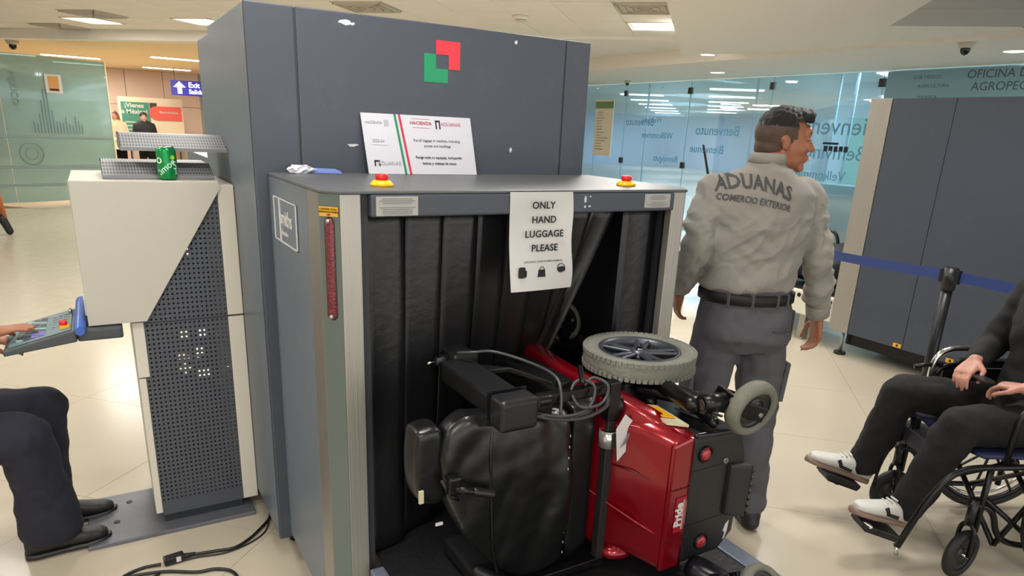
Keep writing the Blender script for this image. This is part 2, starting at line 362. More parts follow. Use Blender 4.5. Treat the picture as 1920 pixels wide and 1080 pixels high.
struct('ceiling_grid', MB().prism([(*st(EDGE_S, EDGE_T), 2.842), (*st(EDGE_S, -16), 2.842), (*st(-8, -16), 2.842), (*st(-8, EDGE_T), 2.842)], (0, 0, .05)), mat('ceiling_grid_line', '#cbc2b0', .8), parent=cl)
# plaster: border strip, step, area behind tiles
pb = MB()
def stbox(s0, s1, t0, t1, z0, z1): pb.prism([(*st(s0, t0), z0), (*st(s1, t0), z0), (*st(s1, t1), z0), (*st(s0, t1), z0)], (0, 0, z1 - z0))
stbox(-8, 9.85, EDGE_T, 1.5, 2.64, 2.94); stbox(7.5, 9.85, 1.5, 7, 2.64, 2.94); stbox(9.85, 12.5, -5.5, 7, 2.79, 2.94); stbox(9.85, 10.1, -16, -5.5, 2.68, 2.94)
struct('ceiling_plaster', pb, PLASTER, parent=cl)
struct('ceiling_soffit', MB().box(7.3, 9.6, -4, 15, 2.6, 2.93), PLASTER, parent=cl)
pb = MB(); stbox(-8, 7.5, 1.5, 9, 2.655, 2.94)
struct('ceiling_recess', pb, CGREY, parent=cl)
pb = MB()
for s in (6.6, 5.99, 5.38, 4.77): stbox(s - .012, s + .012, 1.5, 6, 2.648, 2.67)
for t in (2.6, 3.2): stbox(0, 7.5, t - .012, t + .012, 2.648, 2.67)
struct('recess_grid', pb, mat('recess_runner', '#b4b1ac', .7), parent=cl)
struct('hall_ceiling', MB().prism([(*st(10.1, -5.5), 2.68), (*st(10.1, -16), 2.68), (-6, 23.5, 2.68), (8, 23.5, 2.68), (8, 12.6, 2.68)], (0, 0, .2)), ORANGE, parent=cl)
# lit panels, vents
def lamp_panel(x, y, z, label, rz=PI / 4, sx=.58, sy=.58):
    t = thing('ceiling_light', label, 'ceiling light', (x, y, z), rz, 'square ceiling light panels')
    W = WM[t.name]
    m = MB()
    for a, b, c, d in ((-sx / 2, sx / 2, -sy / 2, -sy / 2 + .02), (-sx / 2, sx / 2, sy / 2 - .02, sy / 2), (-sx / 2, -sx / 2 + .02, -sy / 2, sy / 2), (sx / 2 - .02, sx / 2, -sy / 2, sy / 2)): m.box(a, b, c, d, -.005, .012)
    m.v = [W @ v for v in m.v]; m.build('frame', PLASTER, t)
    for k in range(3):
        m = MB(); yy = -sy / 2 + .04 + (sy - .08) * k / 3; m.box(-sx / 2 + .03, sx / 2 - .03, yy + .01, yy + (sy - .08) / 3 - .01, 0, .01); m.v = [W @ v for v in m.v]; m.build('diffuser', PANEL, t)
    return t
labs = ['square lit ceiling panel at far left above the green glass screen', 'square lit ceiling panel just left of the tall scanner box', 'lit ceiling panel with louvres to the right above the tall scanner box']
hidden_label = 'square lit ceiling panel overhead, out of the picture'
def seen(x, y, z):
    q = V((x, y, z - 1.6)); d = q.dot(fw)
    return d > .3 and 0 < 970 + 1291 * q.dot(rt) / d < 1920 and 0 < 656 + 1291 * q.dot(dn) / d < 1080
for i, ((s, t), (_, _, z)) in enumerate(zip(LP, [p for p in panels if p[2] > 2.8])):
    x, y = st(s, t)
    if i < 3 or seen(x, y, z): lamp_panel(x, y, 2.825, labs[i] if i < 3 else 'lit ceiling panel in the tile field above the tall scanner box')
vl = ['square grey air vent in the ceiling before the far left light panel', 'square grey air vent near the edge of the tiled ceiling at far left', 'square grey air vent above the middle of the tall scanner box', 'square grey air vent beside the lit panel right of the scanner box']
for (s, t), l in zip(VP, vl):
    x, y = st(s, t); o = thing('air_vent', l, 'air vent', (x, y, 2.82), PI / 4, 'ceiling air vents'); W = WM[o.name]
    m = MB().box(-.3, .3, -.3, .3, .004, .012); m.v = [W @ v for v in m.v]; m.build('backing', VENT, o)
    for k in range(4):
        a = .28 - k * .07; m = MB()
        for u0, u1, v0, v1 in ((-a, a, -a, -a + .02), (-a, a, a - .02, a), (-a, -a + .02, -a, a), (a - .02, a, -a, a)): m.box(u0, u1, v0, v1, -.012, .006)
        m.v = [W @ v for v in m.v]; m.build('louvre', VENT, o)
# downlights
def downlight(x, y, z, label, r=.09):
    t = thing('downlight', label, 'downlight', (x, y, z), 0, 'round recessed downlights')
    MB().lathe([(r, -.004), (r + .02, -.008), (r + .02, .01), (r, .01)], (x, y, z), (0, 0, 1), 24).build('bezel', PLASTER, t)
    MB().cyl((x, y, z - .003), (x, y, z + .01), r, n=24).build('lens', DLIGHT, t)
downlight(6.97, 7.08, 2.637, 'round downlight farther left of two above the glass, over the plaster ceiling', .09)
downlight(8.57, 8.45, 2.6, 'round downlight right above the glass wall edge beyond the officer', .11)
downlight(8.3, 4.05, 2.6, 'round downlight at far right above the office lettering', .11)
# smoke detector + cameras
t = thing('smoke_detector', 'round white smoke detector on the tiled ceiling', 'smoke detector', (4.32, 7.38, 2.81))
MB().lathe([(.001, -.05), (.05, -.05), (.06, -.035), (.001, -.035)], (4.32, 7.38, 2.82), (0, 0, 1), 24).build('sensor', WALLW, t)
MB().cyl((4.32, 7.38, 2.79), (4.32, 7.38, 2.83), .085, .095).build('base', PLASTER, t)
def dome(x, y, z, label, k=1):
    t = thing('dome_camera', label, 'security camera', (x, y, z))
    MB().cyl((x, y, z - .05 * k), (x, y, z), .055 * k, .08 * k).build('housing', mat('dome_housing', '#c9c0b2', .5), t)
    MB().ell((x, y, z - .06 * k), .045 * k, .045 * k, .055 * k).build('dome', mat('smoked_dome', '#26211f', .1), t)
dome(7.42, 4.08, 2.6, 'dome security camera on the soffit at upper right')
dome(-.99, 15.4, 2.68, 'dome security camera at the far left hall ceiling', 1.3)
dome(9.0, 11.2, 2.6, 'small dome security camera above the glass near the scanner', .8)

# right glass wall x = 9.45: panes, clips
GX = 9.45
edges = [14.0, 12.74, 11.75, 9.92, 8.08, 6.21, 4.3, 2.4, .5, -1.5]
gw = bpy.data.objects.new('wall_right', None); C.objects.link(gw); gw['kind'] = 'structure'
for a, b in zip(edges[1:], edges[:-1]):
    p = MB().box(GX - .005, GX + .005, a + .008, b - .008, .08, 2.59).build('glass_pane', GL_R, gw)
    MB().box(GX - .006, GX + .006, b - .008, b - .003, .08, 2.59).build('pane_edge', GEDGE, gw)
MB().box(GX - .05, GX + .05, 14.0, 15.3, 0, 2.6).build('end_pier', PLASTER, gw)
MB().box(GX - .03, GX + .03, -1.5, 14, .0, .08).build('floor_rail', mat('alu_rail', '#a9c0c4', .3, .5), gw)
for yy, zs in ((11.75, (2.41, 1.1)), (9.92, (2.42, 1.11)), (8.08, (2.45,)), (6.21, (2.44,))):
    for z in zs:
        t = thing('glass_clip', 'dark %s glass clamp, %s' % ('high' if z > 2 else 'low', {11.75: 'beside the posted notice on the glass wall', 9.92: 'midway between wall notice and officer', 8.08: 'right above the officer head', 6.21: 'above the steel strip of the far machine'}[yy]), 'glass clamp', (GX, yy, z), 0, 'patch clamps of the glass wall')
        for dy in (-.024, .024): MB().box(GX - .03, GX + .03, yy + dy - .018, yy + dy + .018, z - .055, z + .055).build('jaw', CLIP, t, bevel=.004)
        MB().cyl((GX - .05, yy, z), (GX + .05, yy, z), .018).build('bolt', CLIP, t)
# room behind the glass
rm = bpy.data.objects.new('wall_office', None); C.objects.link(rm); rm['kind'] = 'structure'
MB().box(12.4, 12.5, -2, 9.0, 0, 2.9).build('back_wall', LBLUE, rm)
MB().box(12.5, 29, 8.9, 9.0, 0, 2.9).build('side_wall', LBLUE, rm)
MB().box(28.9, 29, 9.0, 32, 0, 2.9).build('end_wall', mat('pale_end_wall', '#b4d0f0', .8), rm)
MB().box(9.6, 29, 32, 32.1, 0, 2.9).build('end_wall', MATS['pale_end_wall'], rm)
MB().box(9.6, 9.7, 15.2, 32, 0, 2.9).build('side_wall', MATS['pale_end_wall'], rm)
MB().box(9.6, 29, -2, 32, 2.72, 2.8).build('office_ceiling', mat('office_ceiling_paint', '#a9c3c9', .8), rm)
MB().box(12.32, 12.4, 6.2, 8.6, 0, 2.1).build('teal_panel', LTEAL, rm)
MB().box(12.3, 12.4, 3.0, 4.6, 0, 1.9).build('teal_panel', LTEAL, rm)
MB().box(9.9, 10.4, 3.5, 8.0, 0, 1.0).build('counter', mat('office_counter', '#6e8f90', .6), rm)
for x0, dy, n in ((13.5, 2.6, 6), (12.9, -.85, 6)):  # glowing strips added in place of hall lamps mirrored in the glass
    for k in range(n): MB().obox((x0 + k * 2.1, x0 + k * 2.1 + dy, 2.70), 1.2, .26, .02, Matrix.Rotation(-PI / 4, 3, 'Z')).build('lamp_or_reflection_strip', PANEL, rm)
for k in range(3): MB().obox((11.2, 3.2 + k * 2.0, 2.70), 1.0, .22, .02, Matrix.Rotation(.3, 3, 'Z')).build('lamp_or_reflection_strip', PANEL, rm)
for x, y in ((10.6, 12.4), (10.4, 7.55), (10.4, 7.25), (10.6, 9.4)): MB().box(x - .012, x + .012, y - .02, y + .02, 0, 2.7).build('door_frame', mat('pale_blue_frame', '#7fadc2', .4), rm)
# welcome words on the glass, seen from behind (mirrored)
for s, y, z, h in (('Benvenuto', 9.15, 1.74, .24), ('Bienvenue', 9.35, 1.42, .2), ('Willkommen', 10.7, 1.62, .17), ('Welcome', 10.9, 1.9, .15), ('Benvinguts', 10.4, 1.2, .16), ('Bienvenido', 6.9, 1.85, .36), ('Bemvindo', 6.85, 1.48, .3), ('Velkommen', 7.0, 1.15, .2)):
    text(s, h, (GX - .012, y, z), (0, -1, 0), (0, 0, 1), FROST, gw, 'mirrored_lettering', ext=.001, sx=-1, label='mirrored blue welcome lettering on the glass')
text('Benvenuto', .2, (GX - .012, 11.25, 1.86), (0, -1, 0), (0, 0, 1), FROST, gw, 'mirrored_lettering', sx=-1)
text('OFICINA DE INSPECCION', .14, (GX - .012, 5.1, 2.5), (0, -1, 0), (0, 0, 1), mat('office_lettering', '#46585f', .7), gw, 'office_lettering', align='LEFT')
text('AGROPECUARIA', .14, (GX - .012, 5.02, 2.355), (0, -1, 0), (0, 0, 1), MATS['office_lettering'], gw, 'office_lettering', align='LEFT')
for s, y, z in (('GOB MEXICO', 5.6, 2.49), ('AGRICULTURA', 5.5, 2.38), ('SENASICA', 5.55, 2.24)): text(s, .06, (GX - .012, y, z), (0, -1, 0), (0, 0, 1), MATS['office_lettering'], gw, 'small_lettering')
MB().box(GX - .012, GX - .006, 4.2, 6.15, 2.13, 2.58).build('frosted_band', mat('frosted_band', '#7fa5b5', .6), gw)
nt = thing('wall_notice', 'tall cream notice with green header on the glass beside the scanner', 'notice', (GX, 12.3, 1.16))
MB().box(GX - .016, GX - .008, 12.12, 12.74, 1.16, 2.3).build('sheet', mat('notice_paper', '#f2e9d6', .7), nt)
MB().box(GX - .02, GX - .014, 12.12, 12.74, 2.12, 2.26).build('header', mat('notice_green', '#7f9c6c', .7), nt)
for k in range(14):
    wd = random.uniform(.15, .45); MB().box(GX - .02, GX - .014, 12.66 - wd, 12.66, 2.04 - k * .058, 2.05 - k * .058).build('text_line', GREYINK if k not in (6, 13) else INK, nt)
st_ = thing('sticker_row', 'row of small black pictogram stickers on the glass beside the far machine', 'sticker', (GX, 6.7, 1.5))
for k in range(5): MB().box(GX - .016, GX - .01, 6.95 - k * .085 - .06, 6.95 - k * .085, 1.5 + (.01 if k % 2 else 0), 1.58).build('pictogram', INK, st_)
MB().box(GX - .016, GX - .01, 6.72, 6.98, 1.6, 1.63).build('strip', INK, st_)

# left glass screen and hall
gl = thing('glass_screen', 'large sea-green glass screen with skyline print at far left', 'glass screen', (-1, 14.8, 0))
A, B = V((-2.6, 14.2, 0)), V((-1.22, 14.6, 0)); B2 = V((.33, 15.3, 0))
def pane(a, b, z0, z1, name, m, par, th=.012):
    a, b = V(a), V(b); d = (b - a).normalized(); n = V((-d.y, d.x, 0)) * th
    return MB().prism([a + V((0, 0, z0)), b + V((0, 0, z0)), b + V((0, 0, z1)), a + V((0, 0, z1))], n).build(name, m, par)
pane(A, B - (B - A).normalized() * .01, .05, 2.44, 'pane', GL_L, gl); pane(B, B2, .05, 2.44, 'pane', GL_L, gl)
pane(B2, B2 + V((.02, .01, 0)), 0, 2.44, 'edge_post', mat('cream_post', '#dccfae', .5), gl, .05)
dd = (B2 - B).normalized()
for z, h in ((1.12, .03), (.62, .045), (.32, .04)): pane(B + V((-1, -.45, 0)), B2 + V((-.02, -.03, 0)), z, z + h, 'rail', mat('rail_grey', '#7d8f8c', .4), gl)
fr_ = V((-dd.y, dd.x, 0)) * -.02
for k in range(16):   # skyline print strokes on the glass
    a = B + dd * (.42 + k * .05) + fr_; hh = .18 + .35 * math.exp(-((k - 4.5) / 1.6) ** 2) * 1.6 + random.uniform(-.05, .12)
    pane(a, a + dd * .014, 1.2, 1.2 + hh, 'print_stroke', mat('skyline_ink', '#5c7782', .7), gl, .003)
text('MEXICO', .14, B + dd * .2 + fr_ + V((0, 0, 1.9)), (0, 0, -1), dd, mat('faint_letter', '#71837f', .7), gl, 'vertical_lettering')
cc = B + dd * .32 + fr_ + V((0, 0, .86))
MB().lathe([(.17, -.003), (.185, -.003), (.185, .003), (.17, .003)], cc, fr_, 32).build('emblem_ring', MATS['faint_letter'], gl)
MB().lathe([(.09, -.003), (.1, -.003), (.1, .003), (.09, .003)], cc, fr_, 32).build('emblem_ring', MATS['faint_letter'], gl)
ps = thing('taped_poster', 'small cream poster with an orange picture taped on the left glass screen', 'poster', B + dd * .75 + V((0, 0, 1.9)))
a = B + dd * .68 + fr_ * 1.5; pane(a, a + dd * .26, 1.86, 2.16, 'sheet', WHITEP, ps, .003); pane(a + dd * .05 + fr_ * .3, a + dd * .21 + fr_ * .3, 1.89, 2.13, 'picture', mat('poster_orange', '#c99455', .7), ps, .003)
pane(a + dd * .06 + fr_ * .5, a + dd * .2 + fr_ * .5, 1.9, 1.93, 'caption', INK, ps, .003)
# the nearer clear glass panel at the very left with its orange stanchion
g2 = thing('clear_glass_panel', 'clear glass barrier panel cut by the left picture edge', 'glass panel', (-1.3, 11.3, 0))
pane((-2.5, 11.5, 0), (-1.2, 11.35, 0), .15, 1.9, 'pane', GL_R, g2); pane((-2.3, 11.5, 0), (-2.2, 11.5, 0), 0, .2, 'foot', CHROME, g2)
for k, (x, y) in enumerate(((-1.085, 11.2),)):
    o = thing('leaning_barrier', 'orange leaning barrier pole with black foot at far left', 'barrier', (x, y, 0))
    MB().tube([(x - .1, y, .97), (x - .03, y, .2)], .03).build('pole', mat('orange_pole', '#b8683e', .5), o)
    MB().tube([(x - .3, y, .6), (x - .07, y, .22)], .026).build('brace', MATS['orange_pole'], o)
    MB().cap((x - .06, y, .22), (x - .0, y, .045), .05, .045).build('foot', BLKP, o)
# hall end wall with panel joints
hw = bpy.data.objects.new('wall_back', None); C.objects.link(hw); hw['kind'] = 'structure'
def Hy(x): return 22.0
for k in range(-4, 7):
    for j, (z0, z1) in enumerate(((0, .9), (.9, 1.8), (1.8, 2.68))):
        if k in (3, 4): continue
        MB().box(k * .9 + .006, k * .9 + .894, 22, 22.05, z0 + .006, z1 - .006).build('wall_panel', PINKW, hw)
MB().box(-5, 8, 22.06, 22.12, 0, 2.68).build('wall_core', mat('panel_joint', '#a98f80', .8), hw)
MB().box(2.7, 4.5, 21.97, 22.06, 0, 2.68).build('pale_door', mat('pale_doorway', '#c9cdc6', .6), hw)
MB().box(2.68, 2.74, 21.93, 22.06, 0, 2.68).build('door_frame', mat('door_frame_grey', '#9fa39f', .6), hw)
w2 = struct('wall_left', MB().box(-4.3, -4.2, -4, 24, 0, 2.95), WALLW)
struct('wall_far_right', MB().box(3.2, 9.45, 15.2, 15.3, 0, 2.95), WALLW).name = 'wall_north'
# hall lights
for k, (x, y, l) in enumerate(((1.73, 16.4, 'long lit ceiling strip of the hall nearest the exit sign'), (1.8, 20.2, 'long lit ceiling strip of the hall, farthest from the camera'), (-.17, 18.3, 'long lit ceiling strip of the hall above the left glass screen'), (-.05, 20.7, 'second lit ceiling strip above the left glass screen, lower one'), (-1.35, 19.0, 'lit ceiling strip at the far left picture edge'))):
    t = thing('strip_light', l, 'ceiling light', (x, y, 2.68), 0, 'long strip lights of the hall')
    MB().box(x - .55, x + .5, y - .12, y + .12, 2.655, 2.68).build('diffuser', PANEL, t); MB().box(x - .58, x + .53, y - .15, y + .15, 2.665, 2.69).build('frame', PLASTER, t)
ex = thing('exit_sign', 'blue hanging exit sign with a white arrow', 'sign', (2.2, 20, 2.07))
MB().box(1.81, 2.75, 20, 20.06, 2.06, 2.41).build('panel', mat('sign_blue', '#1b1ca0', .4, emit=.35), ex)
WS = mat('sign_white', '#f2f2ff', .5, emit=.8)
MB().prism([(1.86, 19.99, 2.25), (2.0, 19.99, 2.39), (2.14, 19.99, 2.25), (2.05, 19.99, 2.25), (2.05, 19.99, 2.1), (1.95, 19.99, 2.1), (1.95, 19.99, 2.25)], (0, .008, 0)).build('arrow', WS, ex)
text('Exit', .17, (2.2, 19.985, 2.31), (1, 0, 0), (0, 0, 1), WS, ex, align='LEFT', bold=.004); text('Salida', .15, (2.2, 19.985, 2.155), (1, 0, 0), (0, 0, 1), WS, ex, align='LEFT', bold=.004)
for x in (1.9, 2.6): MB().box(x, x + .015, 20.02, 20.04, 2.4, 2.68).build('hanger', CLIP, ex)
MB().box(.66, .7, 21.01, 21.05, 0, .8).build('x', BLKP) if 0 else None
bn = thing('hall_banner', 'wide banner half green half red behind the two people in the hall', 'banner', (1.35, 21, 1.1))
MB().box(.64, 2.12, 21, 21.04, .75, 1.98).build('board', mat('banner_cream', '#d9c6ae', .7), bn)
for x in (.8, 1.95): MB().box(x, x + .04, 21.0, 21.04, 0, .75).build('stand', CLIP, bn)
MB().box(.7, 1.34, 20.985, 21, .8, 1.86).build('green_half', mat('banner_green', '#3f7d6d', .7), bn)
MB().box(1.5, 2.08, 20.98, 21, 1.44, 1.78).build('red_block', mat('banner_red', '#d8574a', .7), bn, bevel=.0)
MB().cyl((1.5, 20.975, 1.61), (1.5, 20.99, 1.61), .17).build('red_round', MATS['banner_red'], bn)
MB().box(1.36, 1.52, 20.99, 21, 1.5, 1.86).build('dark_block', mat('banner_dark', '#3b3434', .7), bn)
text('¡Vienes\na México!', .15, (1.0, 20.98, 1.7), (1, 0, 0), (0, 0, 1), WHITEP, bn, bold=.003); text('Bienvenidos', .09, (1.78, 20.97, 1.64), (1, 0, 0), (0, 0, 1), WHITEP, bn)
for k in range(5): MB().box(.76, 1.26, 20.98, 20.986, 1.36 - k * .09, 1.38 - k * .09).build('text_line', WHITEP, bn)
hc = thing('hall_table', 'pale yellow inspection table in the far hall', 'table', (.9, 19.2, 0))
MB().box(.25, 1.55, 18.9, 19.5, .78, .98).build('front', mat('table_yellow', '#e3d9a8', .6), hc); MB().box(.2, 1.6, 18.85, 19.55, .98, 1.02).build('top', mat('table_top_pale', '#dfe3e0', .5), hc); 
for x in (.3, 1.5):
    for y in (18.95, 19.45): MB().box(x - .03, x + .03, y - .03, y + .03, 0, .78).build('leg', CLIP, hc)
# ================================================================ X-RAY SCANNER (tall box + low hood + conveyor)
sx = thing('baggage_scanner', 'tall slate-grey x-ray scanner with rubber curtains in the middle', 'scanner', (1.1, 2.4, 0))
FY, HY = 2.368, 1.735                                   # front of the tall box, front of the hood
def slab(x0, x1, y0, y1, z0, z1, name, m, bev=.004, par=sx): return MB().box(x0, x1, y0, y1, z0, z1).build(name, m, par, bevel=bev)
slab(.431, 1.708, FY + .006, 3.135, .09, 1.932, 'cabinet', GREY_LIT)
slab(.431, .576, FY, FY + .02, .09, 1.934, 'front_panel', GREY)
slab(.582, 1.591, FY, FY + .02, 1.40, 1.934, 'front_panel', GREY)
slab(1.597, 1.708, FY, FY + .02, .09, 1.934, 'front_panel', GREY)
for a in (.575, 1.590): MB().box(a, a + .008, FY + .003, FY + .0065, .1, 1.93).build('panel_seam', REVEAL, sx)
slab(.433, 1.7, 3.14, 3.47, .1, 1.905, 'rear_section', GREY_LIT)
slab(.437, 1.7, 3.475, 4.3, .12, 1.42, 'rear_hood', GREY_LIT)
for x in (.52, 1.62):
    for y in (2.5, 3.0, 4.1): MB().cyl((x, y, 0), (x, y, .1), .03).build('foot', BLKM, sx)
# hood side walls
slab(.47, .50, 1.888, FY, .11, 1.428, 'side_panel', GREY_LIT)
slab(1.71, 1.74, 1.888, FY, .11, 1.428, 'side_panel', GREY_LIT)
slab(.47, .486, 1.777, 1.886, .1, 1.428, 'steel_column', STEEL, .002)
slab(1.724, 1.74, 1.80, 1.886, .1, 1.428, 'steel_column', STEEL, .002)
MB().prism([(.47, 1.775, .1), (.512, HY, .1), (.524, HY + .01, .1), (.486, 1.785, .1)], (0, 0, 1.328)).build('light_column', GREYT if 0 else mat('green_grey_column', '#66716f', .35, .3), sx)
slab(.513, .567, HY, HY + .03, .1, 1.428, 'steel_column', STEELM, .002)
slab(.568, .589, HY + .012, HY + .05, .1, 1.43, 'reveal', REVEAL, 0)
MB().box(1.626, 1.682, HY, HY + .03, .1, 1.428).build('steel_column', STEELM, sx, bevel=.002)
MB().prism([(1.683, HY, .1), (1.74, 1.80, .1), (1.725, 1.80, .1), (1.675, HY + .012, .1)], (0, 0, 1.328)).build('steel_column', STEEL, sx)
MB().prism([(.468, FY, 1.428), (.468, 1.775, 1.428), (.512, 1.73, 1.428), (1.685, 1.73, 1.428), (1.742, 1.80, 1.428), (1.742, FY, 1.428)], (0, 0, .009)).build('hood_top', GREYT, sx, bevel=.003)
slab(.59, 1.624, HY - .012, HY + .05, 1.37, 1.427, 'header', GREY, .005)
MB().box(.5, 1.71, HY + .06, HY + .08, .33, 1.42)   # (inner frame is the tunnel below)
for a, b, c, d, e, f in ((.56, .59, HY + .05, 3.0, .33, 1.39), (1.626, 1.66, HY + .05, 3.0, .33, 1.39), (.56, 1.66, HY + .05, 3.0, 1.375, 1.39)): slab(a, b, c, d, e, f, 'tunnel_wall', REVEAL, 0)
slab(.5, .59, HY + .03, HY + .06, .1, .33, 'kick_panel', REVEAL, 0); slab(.6, 1.62, 2.9, 2.92, .34, 1.37, 'rear_curtain', CURT if 0 else RUBBERC, 0)
# warning lamp in the chamfer
d45 = V((.512 - .47, HY - 1.775, 0)).normalized(); nrm = V((d45.y, -d45.x, 0)) * 1.0
if nrm.y > 0: nrm = -nrm
c0 = V((.491, 1.755, 0))
lm = MB().cap(c0 + nrm * .0 + V((0, 0, 1.355)), c0 + V((0, 0, 1.115)), .0135, flat=.6, ax=nrm).build('warning_lamp', LAMPR, sx); lm['label'] = 'dark red tubular lens'
MB().cap(c0 - nrm * .003 + V((0, 0, 1.356)), c0 - nrm * .003 + V((0, 0, 1.114)), .017, flat=.4, ax=nrm).build('lamp_gasket', BLKP, sx)
for z in (1.36, 1.11): MB().ell(c0 + nrm * .008 + V((0, 0, z)), .006, .006, .006).build('lamp_screw', STEEL, sx)
q0, q1 = c0 - d45 * .026 + nrm * .002, c0 + d45 * .026 + nrm * .002
lab = MB().prism([q0 + V((0, 0, 1.372)), q1 + V((0, 0, 1.372)), q1 + V((0, 0, 1.396)), q0 + V((0, 0, 1.396))], nrm * .001).build('caution_label', YLAB, sx)
for z, s in ((1.39, 'CAUTION X-RAY'), (1.383, 'RADIATION WHEN'), (1.376, 'ON')): text(s, .0062, c0 + nrm * .0038 + V((0, 0, z)), d45, (0, 0, 1), INK, sx, 'label_text')
# maker plate on the side
pl = MB().prism([(.469, 2.285, 1.245), (.469, 2.0, 1.24), (.469, 2.0, 1.372), (.469, 2.285, 1.372)], (-.002, 0, 0)).build('maker_plate', mat('plate_grey', '#6a7683', .35), sx)
for a, b, c, d in ((2.0, 2.285, 1.24, 1.243), (2.0, 2.285, 1.37, 1.373), (2.0, 2.004, 1.24, 1.372), (2.281, 2.285, 1.24, 1.372)): MB().box(.464, .4672, a, b, c, d).build('plate_rim', WHITEP, pl)
MB().box(.464, .4672, 2.2, 2.212, 1.243, 1.37).build('plate_stripe', WHITEP, pl)
text('smiths', .062, (.4655, 2.13, 1.316), (0, -1, 0), (0, 0, 1), WHITEP, pl, sx=.95, bold=.0012); text('detection', .022, (.4655, 2.15, 1.272), (0, -1, 0), (0, 0, 1), WHITEP, pl)
# emblem of two interlocking squares
for pts, m in (([(1.054, 1.883), (1.146, 1.883), (1.146, 1.792), (1.103, 1.792), (1.103, 1.838), (1.054, 1.838)], LOGOR), ([(1.010, 1.838), (1.054, 1.838), (1.054, 1.792), (1.1, 1.792), (1.1, 1.746), (1.010, 1.746)], LOGOG)):
    MB().prism([(x, FY - .0015, z) for x, z in pts], (0, .001, 0)).build('emblem_square', m, sx)
# worn patches where tape took the paint
for x, z, a, b in ((.735, 1.905, .022, .007), (.735 + .028, 1.903, .006, .005), (1.372, 1.905, .007, .006), (.752, 1.528, .017, .005), (1.365, 1.527, .006, .008)):
    k = 9; MB().prism([(x + a * (1 + random.uniform(-.3, .3)) * math.cos(2 * PI * i / k), FY - .001, z + b * (1 + random.uniform(-.4, .4)) * math.sin(2 * PI * i / k)) for i in range(k)], (0, .0005, 0)).build('paint_chip', mat('chip_white', '#c3c6c8', .7), sx)
for x, z, a, b in ((1.262, 1.41, .005, .011), (1.28, 1.418, .003, .003), (1.262, 1.388, .004, .004), (1.279, 1.389, .005, .003)):
    MB().prism([(x + a * math.cos(2 * PI * i / 8), HY - .0135, z + b * math.sin(2 * PI * i / 8)) for i in range(8)], (0, .0005, 0)).build('paint_chip', MATS['chip_white'], sx)
# information labels on the header
for x0, x1, z0, z1 in ((.603, .718, 1.374, 1.423), (1.497, 1.603, 1.381, 1.424)):
    l = slab(x0, x1, HY - .0145, HY - .012, z0, z1, 'info_label', mat('label_grey', '#a9a8a4', .6), 0)
    for k in range(8):
        if k in (3,): continue
        wd = random.uniform(.25, .45) * (x1 - x0); c = (x0 + x1) / 2; MB().box(c - wd, c + wd, HY - .0155, HY - .0144, z1 - .006 - k * .0055, z1 - .0045 - k * .0055).build('label_line', GREYINK, l)
# curtain strips
def strip(x0, x1, f, name='curtain_strip', y=1.80, z0=.34, z1=1.385, nz=22, nx=5):
    m = MB(); vs = []; fs = []
    for j in range(nz + 1):
        k = j / nz; z = z1 + (z0 - z1) * k
        for i in range(nx + 1):
            u = i / nx; dx, dy = f(k, u); vs.append((x0 + (x1 - x0) * u + dx, y + dy + .004 * math.sin(u * PI), z))
    for j in range(nz):
        for i in range(nx): a = j * (nx + 1) + i; fs.append((a, a + 1, a + nx + 2, a + nx + 1))
    m.add(vs, fs, True); o = m.build(name, RUBBERC, sx); s = o.modifiers.new('t', 'SOLIDIFY'); s.thickness = .004; return o
xs = [.592, .71, .83, .943, 1.045, 1.15, 1.26, 1.36, 1.44]
def bend(dx, dy, p=1.5, wob=.01, ph=0): return lambda k, u: (dx * k ** p + .004 * math.sin(6 * k + ph), dy * k ** p + wob * math.sin(4 * k + ph + 2 * u) * k + .018 * k * (u - .5))
specs = [(0, .0), (0, .03), (-.005, .06), (0, .10), (.0, .14), (.0, .2)]
for i in range(6): strip(xs[i] + .0015, xs[i + 1] - .0015, bend(specs[i][0], specs[i][1] * 1.6, 1.4, .012, i * 1.7), y=1.802 + .003 * (i % 2))
strip(1.262, 1.352, lambda k, u: (-.16 * k ** 1.1 - .02 * k * u, .28 * k ** 1.2 + .03 * math.sin(3 * k + 3 * u) * k), y=1.8)
strip(1.354, 1.452, lambda k, u: (-.26 * k ** 1.1 - .16 * k * u, .22 * k ** 1.2 + .06 * k * math.sin(3.5 * u + 1.5 * k)), y=1.805)
strip(1.475, 1.62, lambda k, u: (.0, .02 * k), y=1.797)
# conveyor
cv = thing('roller_conveyor', 'low black belt conveyor carrying the power chair out of the scanner', 'conveyor', (1.1, 1.2, 0))
MB().box(.605, 1.60, .55, 2.9, .30, .328).build('belt', BELT, cv, bevel=.004)
for x0, x1 in ((.56, .603), (1.602, 1.668)): MB().box(x0, x1, .5, HY - .02, .2, .331).build('side_rail', RAIL, cv, bevel=.006)
MB().cyl((.6, .55, .314), (1.6, .55, .314), .014).build('end_roller', STEEL, cv)
for x in (.6, 1.63):
    for y in (.62, 1.5): MB().box(x - .025, x + .025, y - .025, y + .025, 0, .21).build('leg', BLKM, cv)
for k in range(3): MB().cyl((1.67, 1.0 + k * .18, .3), (1.676, 1.0 + k * .18, .3), .006).build('rail_screw', BLKM, cv)
# emergency stops on the hood
for x, y, l in ((.67, 1.862, 'red and yellow emergency stop on the left of the hood'), (1.533, 1.868, 'red and yellow emergency stop on the right end of the hood')):
    e = thing('emergency_stop', l, 'stop button', (x, y, 1.437), 0, 'emergency stops on the hood')
    MB().lathe([(0, 0), (.032, 0), (.033, .006), (.022, .016), (0, .016)], (x, y, 1.437), (0, 0, 1), 28).build('collar', YEL, e)
    MB().lathe([(0, .014), (.016, .014), (.0175, .022), (.0175, .03), (.015, .033), (0, .033)], (x, y, 1.437), (0, 0, 1), 24).build('button', REDB, e)
